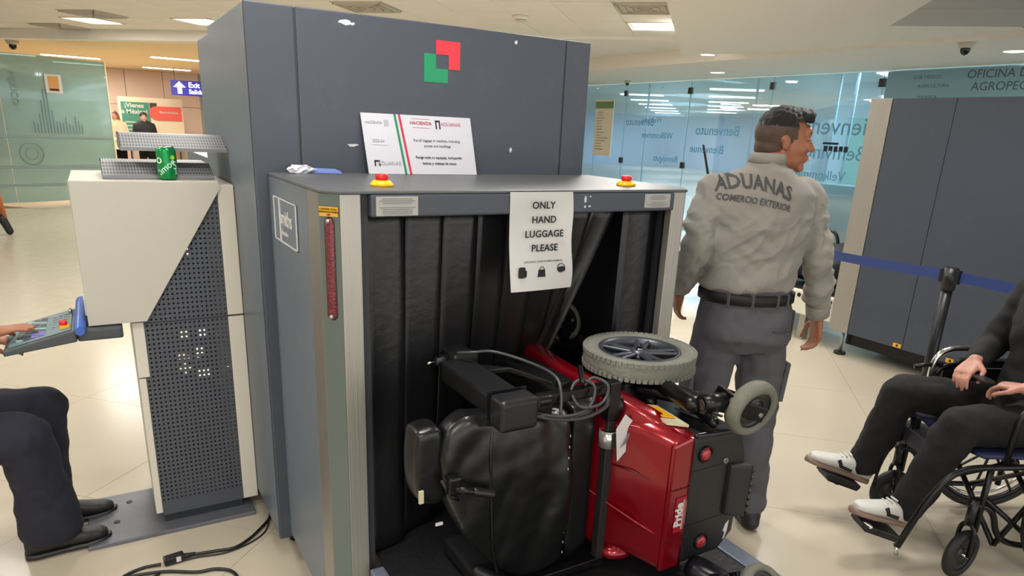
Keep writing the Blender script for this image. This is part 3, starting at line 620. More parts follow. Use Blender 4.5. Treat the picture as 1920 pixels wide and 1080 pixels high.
# hand-luggage notice taped over the header
n1 = thing('luggage_notice', 'white paper reading ONLY HAND LUGGAGE PLEASE taped over the curtains', 'notice', (1.11, 1.71, 1.14))
m = MB(); vs = []; fs = []; ny = 14; nx = 6
for j in range(ny + 1):
    for i in range(nx + 1):
        u, v = i / nx, j / ny; z = 1.433 - v * .29; y = 1.7185 + (.004 + .010 * v) * math.sin(v * 4 + u * 2.2) * (1 if v > .25 else v * 4) * .6
        vs.append((.996 + .216 * u + .012 * v + (.004 * math.sin(v * 9) if i == nx else 0), y, z))
for j in range(ny):
    for i in range(nx): a = j * (nx + 1) + i; fs.append((a, a + nx + 1, a + nx + 2, a + 1))
m.add(vs, fs, True).build('sheet', WHITEP, n1)
for k, s in enumerate(('ONLY', 'HAND', 'LUGGAGE', 'PLEASE')): text(s, .0285, (1.106 + .0035 * k, 1.7095, 1.395 - k * .0415), (1, 0, 0), (0, 0, 1), INK, n1, bold=.0004, space=1.05)
text('(BACKPACK, PURSE OR BRIEFCASE/BAG)', .0075, (1.115, 1.7095, 1.231), (1, 0, 0), (0, 0, 1), GREYINK, n1)
def ipr(pts, name='pictogram'): MB().prism([(x, 1.7095, z) for x, z in pts], (0, .001, 0)).build(name, INK, n1)
def rr(cx, cz, a, b, k=.35): return [(cx + a * math.copysign(abs(math.cos(t)) ** k, math.cos(t)), cz + b * math.copysign(abs(math.sin(t)) ** k, math.sin(t))) for t in [2 * PI * i / 20 for i in range(20)]]
ipr(rr(1.042, 1.2, .012, .0165)); ipr(rr(1.0555, 1.196, .003, .01))
ipr([(1.097, 1.184), (1.125, 1.184), (1.122, 1.206), (1.100, 1.206)]); MB().lathe([(.007, -.0008), (.0085, -.0008), (.0085, .0008), (.007, .0008)], (1.111, 1.709, 1.207), (0, 1, 0), 20).build('pictogram', INK, n1)
ipr(rr(1.182, 1.204, .0135, .008, .6)); MB().lathe([(.0125, -.0008), (.014, -.0008), (.014, .0008), (.0125, .0008)], (1.179, 1.709, 1.208), (0, 1, 0), 20).build('pictogram', INK, n1)
# white information board leaning on the tall box
bd = thing('information_board', 'white board with green and red stripes leaning on the tall box', 'sign', (.98, 2.33, 1.437))
def bp(u, v, o=0): return V((.777 + .405 * u + .012 * (1 - v) + .004 * u, 2.318 + .042 * v - .0015 - o, 1.438 + .196 * v))
MB().prism([bp(0, 0), bp(1, 0), bp(1, 1), bp(0, 1)], (0, .004, 0)).build('board', mat('board_white', '#c2c2ca', .45), bd, fix=True)
def bq(u0, u1, v0, v1, m, name='print', o=.001, sk=0): MB().prism([bp(u0, v0, o), bp(u1, v0, o), bp(u1 - sk, v1, o), bp(u0 - sk, v1, o)], (0, .0005, 0)).build(name, m, bd)
bq(.318, .338, 0, 1, GREENINK, 'green_stripe', sk=.035); bq(.362, .382, 0, 1, REDINK, 'red_stripe', sk=.04)
uyb = (bp(0, 1) - bp(0, 0)).normalized()
def bt(s, u, v, size, m, **k): text(s, size, bp(u, v, .0012), (1, 0, 0), uyb, m, bd, **k)
FG = mat('faint_grey_ink', '#a7a5a8', .7); FP = mat('faint_pink_ink', '#c07a86', .7)
bt('HACIENDA', .52, .87, .0155, REDINK, sx=1.05); bt('ADUANAS', .80, .87, .0165, FP); bt('HACIENDA', .1, .85, .012, FG); bq(.19, .23, .8, .9, FG)
for u in (.655, .06):
    v0 = .78 if u > .3 else .13; h = .15 if u > .3 else .1; ww = .045 if u > .3 else .05
    bq(u, u + ww, v0 + h - .03, v0 + h, INK); bq(u, u + .012, v0, v0 + h, INK); bq(u + ww - .012, u + ww, v0, v0 + h, INK)
bt('Put all luggage in machine, including', .65, .58, .0125, GREYINK); bt('purses and handbags', .65, .49, .0125, GREYINK)
bt('Ponga todo su equipaje, incluyendo', .65, .29, .0125, INK); bt('bolsos y maletas de mano', .65, .19, .0125, INK)
bt('2023-24', .12, .55, .013, FG); bt('ADUANAS', .19, .18, .018, FG); bq(.44, .6, .79, .797, FP); bq(.44, .6, .94, .947, FP); bq(.06, .2, .48, .485, FG)
# crumpled wrapper on the hood
wr = thing('crumpled_wrapper', 'small crumpled white and blue wrapper on the hood corner', 'wrapper', (.6, 2.31, 1.437))
m = MB(); m.prism([(.60, 2.325, 1.4385), (.69, 2.30, 1.4385), (.682, 2.345, 1.444), (.61, 2.358, 1.446)], (0, 0, .007)); m.build('blue_card', mat('wrapper_blue', '#6f86c9', .4), wr)
rng = random.Random(3); m = MB().ell((.565, 2.325, 1.45), .045, .022, .012, nu=14, nv=8); m.v = [v + V((rng.uniform(-.008, .008), rng.uniform(-.006, .006), rng.uniform(-.006, .006))) for v in m.v]; m.sm = [False] * len(m.sm); m.build('white_foil', mat('foil_white', '#dfe0ea', .3), wr)

# ================================================================ OPERATOR CONSOLE
cs = thing('operator_console', 'cream and charcoal operator console cabinet with perforated side left of scanner', 'console', (.24, 3.0, 0))
def cb(x0, x1, y0, y1, z0, z1, name, m, bev=.003, par=cs): return MB().box(x0, x1, y0, y1, z0, z1).build(name, m, par, bevel=bev)
cb(.372, .4295, 2.798, 3.27, .865, 1.36, 'edge_panel', CREAM2); cb(.372, .4295, 2.798, 3.27, .058, .858, 'edge_panel', CREAM2)
cb(.042, .08, 2.798, 3.27, .65, .865, 'edge_panel', CREAM2); cb(.042, .066, 2.798, 3.27, .07, .645, 'edge_panel', CREAM2)
MB().prism([(-.092, 2.78, .872), (.092, 2.78, .872), (.378, 2.78, 1.345), (.378, 2.78, 1.37), (-.088, 2.78, 1.375)], (0, .012, 0)).build('screen_housing', CREAM, cs, bevel=.002)
cb(-.092, .0, 2.792, 3.3, .872, 1.368, 'screen_housing', CREAM); cb(-.09, .376, 2.792, 3.3, 1.34, 1.374, 'top_cover', CREAM2); cb(-.05, .09, 2.80, 3.29, .874, .89, 'housing_floor', CREAM)
# perforated side: a sheet with real holes
def perf(x0, x1, z0, z1, y, px, pz, r, skip=lambda x, z: False):
    m = MB(); nx = int((x1 - x0) / px); nz = int((z1 - z0) / pz); px = (x1 - x0) / nx; pz = (z1 - z0) / nz
    for i in range(nx):
        for j in range(nz):
            cx, cz = x0 + (i + .5) * px, z0 + (j + .5) * pz
            o = [(cx + px / 2 * a, y, cz + pz / 2 * b) for a, b in ((1, 0), (1, 1), (0, 1), (-1, 1), (-1, 0), (-1, -1), (0, -1), (1, -1))]
            if skip(cx, cz): m.add(o, [tuple(range(8))[::-1]]); continue
            q = [(cx + r * math.cos(k * PI / 4), y, cz + r * math.sin(k * PI / 4)) for k in range(8)]
            m.add(o + q, [(k, k + 8, (k + 1) % 8 + 8, (k + 1) % 8) for k in range(8)])
    return m
edgex = lambda x, z: z > .872 and x < .092 + (z - .872) * (.286 / .473) + .004
perf(.066, .372, .115, .858, 2.801, .0158, .0178, .0038).build('perforated_panel', PERF, cs)
pp = perf(.066, .372, .862, 1.34, 2.801, .0158, .0178, .0038, edgex).build('perforated_panel', PERF, cs)
cb(.066, .372, 2.80, 2.806, .857, .863, 'seam_bar', DARK, 0); cb(.07, .37, 2.82, 3.26, .0, .112, 'plinth', DARK)
cb(.066, .372, 2.799, 2.806, .058, .116, 'lower_bar', PERF, 0)
# rear wall with a few cable openings, daylight shows through them
m = MB(); gx, gz = 17, 66
hol = [(.235, 1.118), (.215, .80), (.27, .80), (.20, .72), (.255, .73), (.205, .665), (.265, .645)]
Yb = 3.262
for i in range(gx):
    for j in range(gz):
        x0, x1 = .066 + .306 * i / gx, .066 + .306 * (i + 1) / gx; z0, z1 = .11 + 1.23 * j / gz, .11 + 1.23 * (j + 1) / gz; cx, cz = (x0 + x1) / 2, (z0 + z1) / 2
        if any(((cx - a) / .024) ** 2 + ((cz - b) / .022) ** 2 < 1 for a, b in [(h[0] * 1.165, 1.6 + (h[1] - 1.6) * 1.165) for h in hol]): continue
        m.add([(x0, Yb, z0), (x1, Yb, z0), (x1, Yb, z1), (x0, Yb, z1)], [(0, 1, 2, 3)])
m.build('rear_panel', DARK, cs)
MB().box(.352, .36, 2.7995, 2.8005, .652, .656).build('badge', WHITEP, cs)
bpz = thing('floor_plate', 'flat grey steel floor plate under the operator console', 'floor plate', (.1, 3.0, 0))
MB().box(-.2, .407, 2.745, 3.14, .001, .017).build('plate', PLATE, bpz, bevel=.003)
for k, (x, y) in enumerate(((-.1, 2.9), (-.05, 3.05))): MB().cyl((x, y, .017), (x, y, .019), .012).build('bolt', BLKM, bpz)
# control tray: arm, keyboard, blue rest
kb = thing('control_keyboard', 'tilted grey operator keyboard held out from the console', 'keyboard', (-.22, 2.9, .83))
def kp(x, y, o=0): k = (x + .335) / .2; return V((x, y, .822 + .05 * k + o))
MB().prism([kp(-.345, 2.745, -.02), kp(-.13, 2.745, -.045), kp(-.13, 2.745, 0), kp(-.345, 2.745, 0)], (0, .33, 0)).build('shell', KEYB, kb, bevel=.006)
MB().prism([kp(-.33, 2.76, .001), kp(-.145, 2.76, .001), kp(-.145, 3.06, .001), kp(-.33, 3.06, .001)], (0, 0, .002)).build('key_field', KEYT, kb)
for i in range(9):
    for j in range(4):
        a = kp(-.3 + j * .022, 2.80 + i * .027, .004); m = mat('key_violet', '#6a62b0', .5) if (i < 2 and j > 1) else KEYB if (i + j) % 3 else mat('key_teal', '#7fa0a3', .5)
        MB().obox(a, .018, .022, .005).build('key', m, kb)
for i in range(5):
    for j in range(3): MB().obox(kp(-.2 + j * .018, 2.86 + i * .035, .005), .012, .012, .004).build('key', mat('key_grey', '#8b9597', .5), kb)
MB().obox(kp(-.165, 2.815, .006), .03, .03, .01).build('stop_base', YEL, kb); MB().cyl(kp(-.168, 2.822, .008), kp(-.168, 2.822, .026), .0125).build('stop_button', REDB, kb)
MB().cyl(kp(-.15, 3.0, .0), kp(-.15, 3.0, .022), .006).build('key_switch', CHROME, kb)
br = thing('wrist_rest', 'blue padded tube between keyboard and console housing', 'rest', (-.11, 2.9, .88))
MB().cap((-.118, 2.755, .868), (-.112, 3.07, .9), .019).build('blue_tube', BLUEP, br); MB().box(-.13, -.1, 2.77, 3.06, .835, .85).build('cradle', KEYB, br); MB().cyl((-.118, 2.742, .868), (-.118, 2.735, .868), .015).build('end_cap', BLUEP, br)
cb(-.13, .012, 2.76, 3.06, .823, .868, 'tray_arm', KEYB, .01); cb(-.098, -.092, 2.83, 2.92, .9, .96, 'paper_slip', WHITEP, 0)
# perforated metal trays
def tray(name, x0, x1, y0, zb, h, dep, label, arm=0):
    t = thing(name, label, 'metal tray', ((x0 + x1) / 2, y0 + dep / 2, zb))
    MB().prism([(x0, y0, zb), (x0, y0, zb + .012), (x0, y0 + dep * .35, zb + h), (x0, y0 + dep, zb + h), (x0, y0 + dep, zb + h - .003), (x0, y0 + dep * .35, zb + h - .003), (x0, y0 + .003, zb + .009), (x0, y0 + .003, zb)], (x1 - x0, 0, 0)).build('perforated_sheet', TRAY, t)
    MB().box(x0, x1, y0 - .001, y0 + .001, zb, zb + .012).build('front_lip', mat('lip_grey', '#7f8183', .4, .5), t)
    for x in (x0, x1 - .003): MB().prism([(x, y0, zb), (x, y0, zb + .012), (x, y0 + dep * .35, zb + h), (x, y0 + dep, zb + h), (x, y0 + dep, zb)], (.003, 0, 0)).build('end_cheek', MATS['lip_grey'], t)
    return t
tray('monitor_tray', .012, .374, 2.86, 1.376, .05, .34, 'grey perforated tray lying on the console top behind the can')
tb = tray('upper_tray', .078, .43, 2.87, 1.472, .056, .3, 'upper grey perforated tray bracketed to the side of the tall box')
MB().box(.428, .432, 2.9, 3.14, 1.45, 1.53).build('bracket', MATS['lip_grey'], tb)
cn = thing('soda_can', 'green soda can standing on the console under the upper tray', 'can', (.218, 2.84, 1.376))
MB().lathe([(0, .003), (.022, .003), (.026, 0), (.0315, .008), (.033, .013), (.033, .098), (.031, .106), (.027, .113), (.0, .112)], (.218, 2.84, 1.376), (0, 0, 1), 32, closed=False).build('body', CAN, cn)
MB().lathe([(.0, .112), (.025, .112), (.027, .1155), (.0285, .1145), (.0275, .111)], (.218, 2.84, 1.376), (0, 0, 1), 32, closed=False).build('rim', CHROME, cn)
def wrap(s, size, a0, z, m, rz=0, name='can_lettering', R=.0334):
    o = text(s, size, (0, 0, 0), (1, 0, 0), (0, 0, 1), m, None, name, ext=0)
    c, q = math.cos(rz), math.sin(rz)
    for v in o.data.vertices:
        x, zz = v.co.x * c - v.co.z * q, v.co.x * q + v.co.z * c
        a = a0 + x / R; v.co = (.218 + R * math.sin(a), 2.84 - R * math.cos(a), 1.376 + z + zz)
    o.parent = cn; o.matrix_parent_inverse = Matrix.Translation(-V(cn.location)); return o
CW = mat('can_white', '#dff2e4', .3); wrap('limon', .032, -.15, .045, CW, .7); wrap('355', .016, .9, .03, CW, 1.57); wrap('S', .04, .75, .05, CW, .2); wrap('o', .045, -.9, .07, CW)
m = MB().cyl((0, 0, 0), (0, 0, .0006), .008); a = .55; M_ = Matrix.Rotation(a, 3, 'Z') @ Matrix.Rotation(PI / 2, 3, 'X'); m.v = [V((.218, 2.84, 1.376 + .078)) + M_ @ v + V((math.sin(a), -math.cos(a), 0)) * .0328 for v in m.v]; m.build('lime_mark', mat('lime', '#a4c83a', .3), cn)

# cables and plug on the floor
cbm = BLKP
def cable(label, pts, r=.006):
    o = MB().tube(bez(pts), r, 8).build('power_cable', cbm); tag(o, label, 'cable', 'cables on the floor'); return o
cable('black power cable running from the scanner base to the plug', [(.47, 2.74, .012), (.45, 2.68, .008), (.41, 2.625, .008), (.35, 2.56, .008), (.286, 2.52, .008), (.21, 2.53, .008), (.14, 2.535, .012)])
cable('thin second cable following the power cable to the plug', [(.46, 2.73, .006), (.42, 2.60, .005), (.35, 2.535, .005), (.25, 2.505, .005), (.16, 2.52, .005), (.08, 2.52, .006)], .003)
cable('coiled black cable left of the plug at the bottom edge', [(.03, 2.522, .012), (-.03, 2.535, .007), (-.09, 2.51, .007), (-.12, 2.46, .007), (-.04, 2.44, .007), (.02, 2.47, .007)])
cable('black cable loop at the bottom edge below the plug', [(-.1, 2.5, .008), (-.02, 2.49, .008), (.05, 2.47, .008), (.14, 2.42, .008), (.2, 2.41, .008), (.25, 2.37, .008), (.26, 2.3, .008), (.2, 2.2, .008)])
pg = thing('power_plug', 'black cable connector lying on the floor', 'plug', (.08, 2.53, 0))
MB().obox((.075, 2.53, .018), .07, .034, .03, Matrix.Rotation(.12, 3, 'Z')).build('socket', cbm, pg, bevel=.006); MB().cap((.1, 2.533, .016), (.145, 2.536, .013), .012, .007).build('strain_relief', cbm, pg)
MB().obox((.09, 2.514, .02), .016, .002, .02, Matrix.Rotation(.12, 3, 'Z')).build('sticker', WHITEP, pg)

# ================================================================ SECOND SCANNER (right), tape barrier
s2 = thing('second_scanner', 'long dark grey x-ray machine with steel end strip at right', 'scanner', (5.5, 1.5, 0))
X2 = 4.93
cuts = [3.135, 2.69, 1.95, 1.1, .25, -.6, -1.4]
for a, b in zip(cuts[1:], cuts[:-1]): MB().box(X2, X2 + .03, a + .002, b - .002, .19, 1.932).build('side_panel', GREY2, s2, bevel=.002)
MB().box(X2, X2 + .02, 3.14, 3.305, .187, 1.933).build('steel_end_strip', STEELM, s2, bevel=.002)
MB().box(X2 + .025, X2 + 1.2, -1.4, 3.29, .2, 1.925).build('body', GREY2, s2)
for y, l in ((2.73, 0), (2.345, 1)):
    o = MB().box(X2 - .002, X2, y - .03, y + .03, .195, .225).build('warning_label', YLAB, s2); MB().cyl((X2 - .004, y, .21), (X2 - .002, y, .21), .009).build('symbol', INK, o)
for y in (3.2, 1.4, -.6):
    f = MB().cyl((X2 + .05, y, .02), (X2 + .05, y, .2), .012).build('foot', STEEL, s2); MB().cyl((X2 + .05, y, 0), (X2 + .05, y, .02), .045).build('foot_pad', BLKM, f)
MB().box(X2 + .1, X2 + 1.1, -1.3, 3.2, .08, .2).build('underframe', BLKM, s2)
MB().box(X2 + .06, X2 + .95, 3.31, 5.3, .22, .42).build('outfeed_bed', mat('bed_white', '#d9d3c3', .4), s2, bevel=.01)
MB().box(X2 + .1, X2 + .9, 3.33, 5.28, .42, .43).build('outfeed_belt', BELT, s2)
for y in (3.6, 5.1): MB().box(X2 + .1, X2 + .16, y, y + .06, 0, .22).build('bed_leg', STEEL, s2)
for k in range(7): MB().cyl((X2 + .055, 3.37 + k * .05, .38), (X2 + .06, 3.37 + k * .05, .38), .018).build('roller_end', STEELM if k % 2 else BLKM, s2)
lg = thing('dark_duffel_bag', 'dark bag on the outfeed of the far machine behind the officer arm', 'bag', (5.35, 3.75, .43))
lb = MB().cap((5.3, 3.55, .62), (5.3, 3.95, .62), .18); blob('shell', lb, mat('bag_dark', '#22252f', .7), lg, .012, 3, noisew(.03, 7)); MB().tube(bez([(5.3, 3.6, .78), (5.28, 3.65, .9), (5.28, 3.85, .9), (5.3, 3.9, .78)]), .014).build('handle', BLKP, lg)
l2 = thing('pink_bag', 'pink bag standing on the outfeed of the far machine', 'bag', (5.3, 4.25, .43))
blob('shell', MB().obox((5.3, 4.36, .62), .3, .32, .36), mat('bag_pink', '#a8537a', .6), l2, .015, 8, noisew(.02, 9)); MB().tube(bez([(5.3, 4.28, .78), (5.3, 4.30, .86), (5.3, 4.42, .86), (5.3, 4.44, .78)]), .01).build('handle', BLKP, l2)

def stanchion(x, y, label):
    p = thing('tape_stanchion', label, 'stanchion', (x, y, 0), 0, 'tape barrier posts')
    MB().lathe([(0, 0), (.17, 0), (.17, .008), (.05, .03), (0, .03)], (x, y, 0), (0, 0, 1), 32, closed=False).build('base', POST, p)
    MB().cyl((x, y, .02), (x, y, .9), .029).build('pole', POST, p); MB().cyl((x, y, .86), (x, y, .985), .036).build('head', BLKP, p)
    MB().box(x - .018, x + .018, y - .052, y + .052, .9, .975).build('tape_clip', BLKP, p, bevel=.004); return p
stanchion(3.985, 2.0, 'black belt stanchion standing behind the manual wheelchair')
stanchion(4.1, 3.6, 'black belt stanchion hidden behind the officer')
stanchion(4.15, .2, 'black belt stanchion beyond the right picture edge')
def tape(a, b, name_l):
    m = MB(); R = []
    for k in range(13):
        u = k / 12; x = a[0] + (b[0] - a[0]) * u; y = a[1] + (b[1] - a[1]) * u; z = .94 - .02 * math.sin(PI * u)
        R.append([(x - .001, y, z - .028), (x + .001, y, z - .028), (x + .001, y, z + .028), (x - .001, y, z + .028)])
    o = m.rings([[V(p) for p in r] for r in R], True, False).build('barrier_tape', TAPEB); tag(o, name_l, 'barrier tape', 'blue barrier tape spans')
tape((3.985, 2.055), (4.1, 3.545), 'blue barrier tape span between the visible post and the officer'); tape((3.985, 1.945), (4.15, .255), 'blue barrier tape span right of the visible post')
# ================================================================ POWER CHAIR lying on its side on the belt (its up is -X, its front is +Y)
pc = thing('power_chair', 'red and black power wheelchair lying on its side on the belt', 'power wheelchair', (1.2, 1.6, .331))
def wheel(o, ax, R, W, label=None, parent=pc, tread=True):
    """drive wheel: tyre with tread blocks, rim with five double spokes, hub"""
    o = V(o); ax = V(ax).normalized()
    prof = [(R - .055, -W * .38), (R - .02, -W * .5), (R - .006, -W * .42), (R - .003, -W * .2), (R - .003, W * .2), (R - .006, W * .42), (R - .02, W * .5), (R - .055, W * .38)]
    ty = MB().lathe(prof, o, ax, 56).build('tyre', TYRE, parent)
    x = ax.orthogonal().normalized(); y = ax.cross(x)
    if tread:
        m = MB()
        for k in range(62):
            a = 2 * PI * k / 62; d = x * math.cos(a) + y * math.sin(a); t = ax.cross(d)
            for sgn in (-1, 1):
                a2 = a + (PI / 62 if sgn > 0 else 0); d2 = x * math.cos(a2) + y * math.sin(a2); t2 = ax.cross(d2); M_ = Matrix((d2, t2, ax)).transposed()
                m.obox(o + d2 * (R - .0075) + ax * sgn * W * .36, .014, .0135, W * .2, M_)
        m.build('tread_blocks', TYRE, ty)['kind'] = 'stuff'
    rm_ = MB().lathe([(R - .056, -W * .36), (R - .05, -W * .4), (R - .06, W * .1), (R - .05, W * .42), (R - .058, W * .42), (R - .066, W * .15), (R - .066, -W * .2)], o, ax, 56).build('rim', RIM, parent)
    for k in range(5):
        for off in (-.16, .16):
            a = 2 * PI * k / 5; d0 = x * math.cos(a + off * 1.6) + y * math.sin(a + off * 1.6); d1 = x * math.cos(a + off) + y * math.sin(a + off)
            m = MB().cap(o + d0 * .02 + ax * W * .2, o + d1 * (R - .06) + ax * W * .24, .011, .008, 8, .7, ax); m.build('spoke', RIM, rm_)
    MB().cyl(o - ax * W * .4, o + ax * W * .38, .034, .028, 24).build('hub', RIM, rm_); MB().cyl(o + ax * W * .38, o + ax * W * .44, .014, .012, 6).build('hub_nut', CHROME, rm_)
    MB().cyl(o - ax * W * .1, o + ax * W * .05, R - .06, n=40).build('wheel_disc', BLKP, rm_)
wheel((1.415, 1.585, .932), (0, 0, 1), .18, .064); wheel((1.42, 1.585, .368), (0, 0, -1), .182, .07)
MB().cyl((1.42, 1.585, .41), (1.42, 1.585, .875), .045).build('axle_motor', BLKM, pc)
for z in (.50, .78): MB().cyl((1.42, 1.585, z - .06), (1.42, 1.585, z + .06), .062).build('motor_can', mat('motor_grey', '#3b3c40', .4, .5), pc)
# battery case
def rbox(x0, x1, y0, y1, z0, z1, name, m, r=.02, par=pc, seg=4): return MB().box(x0, x1, y0, y1, z0, z1).build(name, m, par, bevel=r, seg=seg)
bc = MB().prism([(1.335, 1.235, .40), (1.50, 1.235, .40), (1.555, 1.235, .455), (1.565, 1.235, .70), (1.53, 1.235, .80), (1.335, 1.235, .81)], (0, .42, 0)).build('battery_case', BLKP, pc, bevel=.016, seg=4)
MB().prism([(1.49, 1.222, .53), (1.575, 1.215, .505), (1.585, 1.215, .68), (1.49, 1.222, .70)], (0, .05, 0)).build('carry_handle', mat('handle_black', '#1a1b1d', .5), pc, bevel=.01)
for k in range(7): MB().box(1.577, 1.588, 1.214, 1.26, .515 + k * .023, .526 + k * .023).build('grip_rib', MATS['handle_black'], pc, bevel=.002)
for z in (.525, .70): MB().box(1.345, 1.49, 1.2335, 1.236, z, z + .003).build('case_seam', BLKG, bc)
for z in (.75, .457):
    rf = MB().ell((1.388 + (.03 if z < .5 else 0), 1.236, z), .021, .012, .021).build('reflector', REFL, pc); rf['label'] = 'round red reflector'
    MB().lathe([(.021, 0), (.026, 0), (.026, .008), (.021, .008)], (1.388 + (.03 if z < .5 else 0), 1.237, z), (0, -1, 0), 28).build('reflector_ring', BLKM, pc)
MB().cyl((1.474, 1.236, .712), (1.474, 1.231, .712), .0085).build('screw', STEEL, pc); MB().cyl((1.474, 1.2315, .712), (1.474, 1.230, .712), .003).build('screw_socket', INK, pc)
MB().prism([(1.515, 1.2335, .49), (1.528, 1.2335, .50), (1.526, 1.2335, .465), (1.518, 1.2335, .44), (1.512, 1.2335, .438), (1.517, 1.2335, .46), (1.508, 1.2335, .468)], (0, .001, 0)).build('scrape', WHITEP, pc)
MB().cap((1.35, 1.24, .812), (1.525, 1.24, .80), .008).build('case_edge', BLKG, pc)
for k in range(4): MB().obox((1.44 + k * .022, 1.36, .815), .006, .11, .006, Matrix.Rotation(.2, 3, 'Z')).build('vent_slot', mat('slot_grey', '#5a5d60', .4), pc)
# red shroud: body shell of the base, seen from above the chair (-X side)
sh = MB()
def shring(y, x, z0, z1, r=.05):
    pts = []
    for cx, cz, a0 in ((x + r, z1 - r, 90), (x + r, z0 + r, 180)):
        for k in range(7): a = math.radians(a0 + 90 * k / 6); pts.append(V((cx + r * math.cos(a), y, cz + r * math.sin(a))))
    pts += [V((1.338, y, z0)), V((1.338, y, z1))]; return pts[:14] + pts[14:]
sh.rings([shring(1.232, 1.275, .405, .80, .03), shring(1.245, 1.262, .388, .822, .04), shring(1.36, 1.235, .38, .835, .045), shring(1.46, 1.17, .38, .835, .045), shring(1.6, 1.13, .40, .82, .045), shring(1.9, 1.13, .42, .80, .045)], True, True)
so = sh.build('shroud', REDP, pc); so['label'] = 'candy red body shroud'
# rear rim band and raised panel lines
MB().prism([(1.262, 1.2315, .40), (1.336, 1.2315, .40), (1.336, 1.2315, .815), (1.262, 1.2315, .80)], (0, .02, 0)).build('rear_rim', REDP, pc, bevel=.008)
for z in (.66, .50): MB().box(1.262, 1.338, 1.229, 1.233, z, z + .003).build('rim_seam', mat('seam_dark_red', '#4b0610', .4), pc)
MB().tube([V(p) for p in ((1.268, 1.25, .505), (1.232, 1.33, .525), (1.19, 1.42, .555), (1.165, 1.475, .575), (1.163, 1.478, .66))], .004, 6).build('panel_ridge', REDP, pc)
MB().tube([V(p) for p in ((1.268, 1.25, .665), (1.232, 1.35, .675), (1.185, 1.44, .68))], .002, 6).build('panel_seam', MATS['seam_dark_red'], pc)
mk = MB().prism([(1.292, 1.229, .522), (1.33, 1.229, .522), (1.33, 1.229, .635), (1.292, 1.229, .635)], (0, .0015, 0)).build('maker_badge', mat('badge_red', '#8c1022', .4), pc)
text('Pride', .036, (1.305, 1.2275, .58), (0, 0, 1), (-1, 0, 0), WHITEP, mk, 'badge_lettering', bold=.0014)
MB().box(1.32, 1.3215, 1.2278, 1.229, .53, .625).build('badge_line', WHITEP, mk); MB().box(1.325, 1.3265, 1.2278, 1.229, .53, .625).build('badge_line', mat('badge_pink', '#d8808a', .5), mk)
# fender wing under the raised wheel
fm = MB(); R = []
for k, (x, y, z, wd) in enumerate(((1.40, 1.235 + .04, .79, .02), (1.3, 1.30, .835, .05), (1.235, 1.40, .872, .085), (1.21, 1.50, .893, .105), (1.195, 1.62, .895, .11), (1.19, 1.78, .90, .10), (1.205, 1.95, .91, .07), (1.26, 2.05, .865, .02))):
    if k == 0: continue
    R.append([V((x - .0, y, z)), V((x - .012, y, z - .006)), V((x - .022, y, z - wd * .7)), V((x - .015, y, z - wd * 1.6)), V((x - .004, y, z - wd * 1.6)), V((x - .01, y, z - wd * .7)), V((x + .05, y, z - .012)), V((x + .05, y, z - .004))])
fo = fm.rings(R).build('fender', REDP, pc); sb = fo.modifiers.new('s', 'SUBSURF'); sb.levels = sb.render_levels = 2
MB().box(1.17, 1.23, 1.42, 1.47, .74, .875).build('fender_post', REDP, pc, bevel=.012)
MB().prism([(1.29, 1.30, .832), (1.345, 1.27, .8265), (1.36, 1.42, .8265), (1.30, 1.44, .836)], (0, 0, .008)).build('warning_sticker', mat('sticker_cream', '#c9c2a4', .5), pc)
MB().prism([(1.30, 1.33, .842), (1.335, 1.315, .838), (1.345, 1.40, .838), (1.305, 1.415, .845)], (0, 0, .003)).build('warning_sticker', YLAB, pc)
# lower fender bits
MB().ell((1.26, 1.42, .375), .07, .05, .03).build('lower_fender', REDP, pc); MB().prism([(1.31, 1.36, .35), (1.38, 1.34, .40), (1.33, 1.40, .42)], (.01, .02, .0)).build('lower_fender', REDP, pc)
# frame tubes beneath the raised wheel and caster assembly
for a, b, r in (((1.36, 1.50, .86), (1.50, 1.26, .865), .022), ((1.42, 1.585, .86), (1.46, 1.32, .84), .02), ((1.40, 1.585, .84), (1.36, 1.45, .835), .02), ((1.50, 1.45, .82), (1.42, 1.25, .835), .016), ((1.36, 1.75, .84), (1.5, 2.0, .86), .02), ((1.36, 1.75, .44), (1.5, 2.0, .44), .02)): MB().cap(a, b, r).build('frame_arm', BLKM, pc)
MB().obox((1.44, 1.42, .86), .05, .12, .035, Matrix.Rotation(.3, 3, 'Z')).build('spring_bracket', BLKM, pc, bevel=.006)
MB().box(1.325, 1.40, 1.53, 1.60, .70, .87).build('gearbox', mat('gearbox_grey', '#3d4045', .4), pc, bevel=.01)
def lathe_wheel(o, ax, R, W, name, m, par):
    o = V(o); ax = V(ax).normalized()
    t = MB().lathe([(R * .66, -W * .4), (R * .8, -W * .5), (R * .93, -W * .42), (R, -W * .15), (R, W * .15), (R * .93, W * .42), (R * .8, W * .5), (R * .66, W * .4)], o, ax, 40).build(name, m, par)
    MB().lathe([(.01, -W * .3), (R * .3, -W * .36), (R * .33, -W * .2), (R * .6, -W * .22), (R * .68, -W * .38), (R * .68, W * .38), (R * .6, W * .22), (R * .33, W * .2), (R * .3, W * .36), (.01, W * .3)], o, ax, 40).build('hub', BLKP, par)
    return t
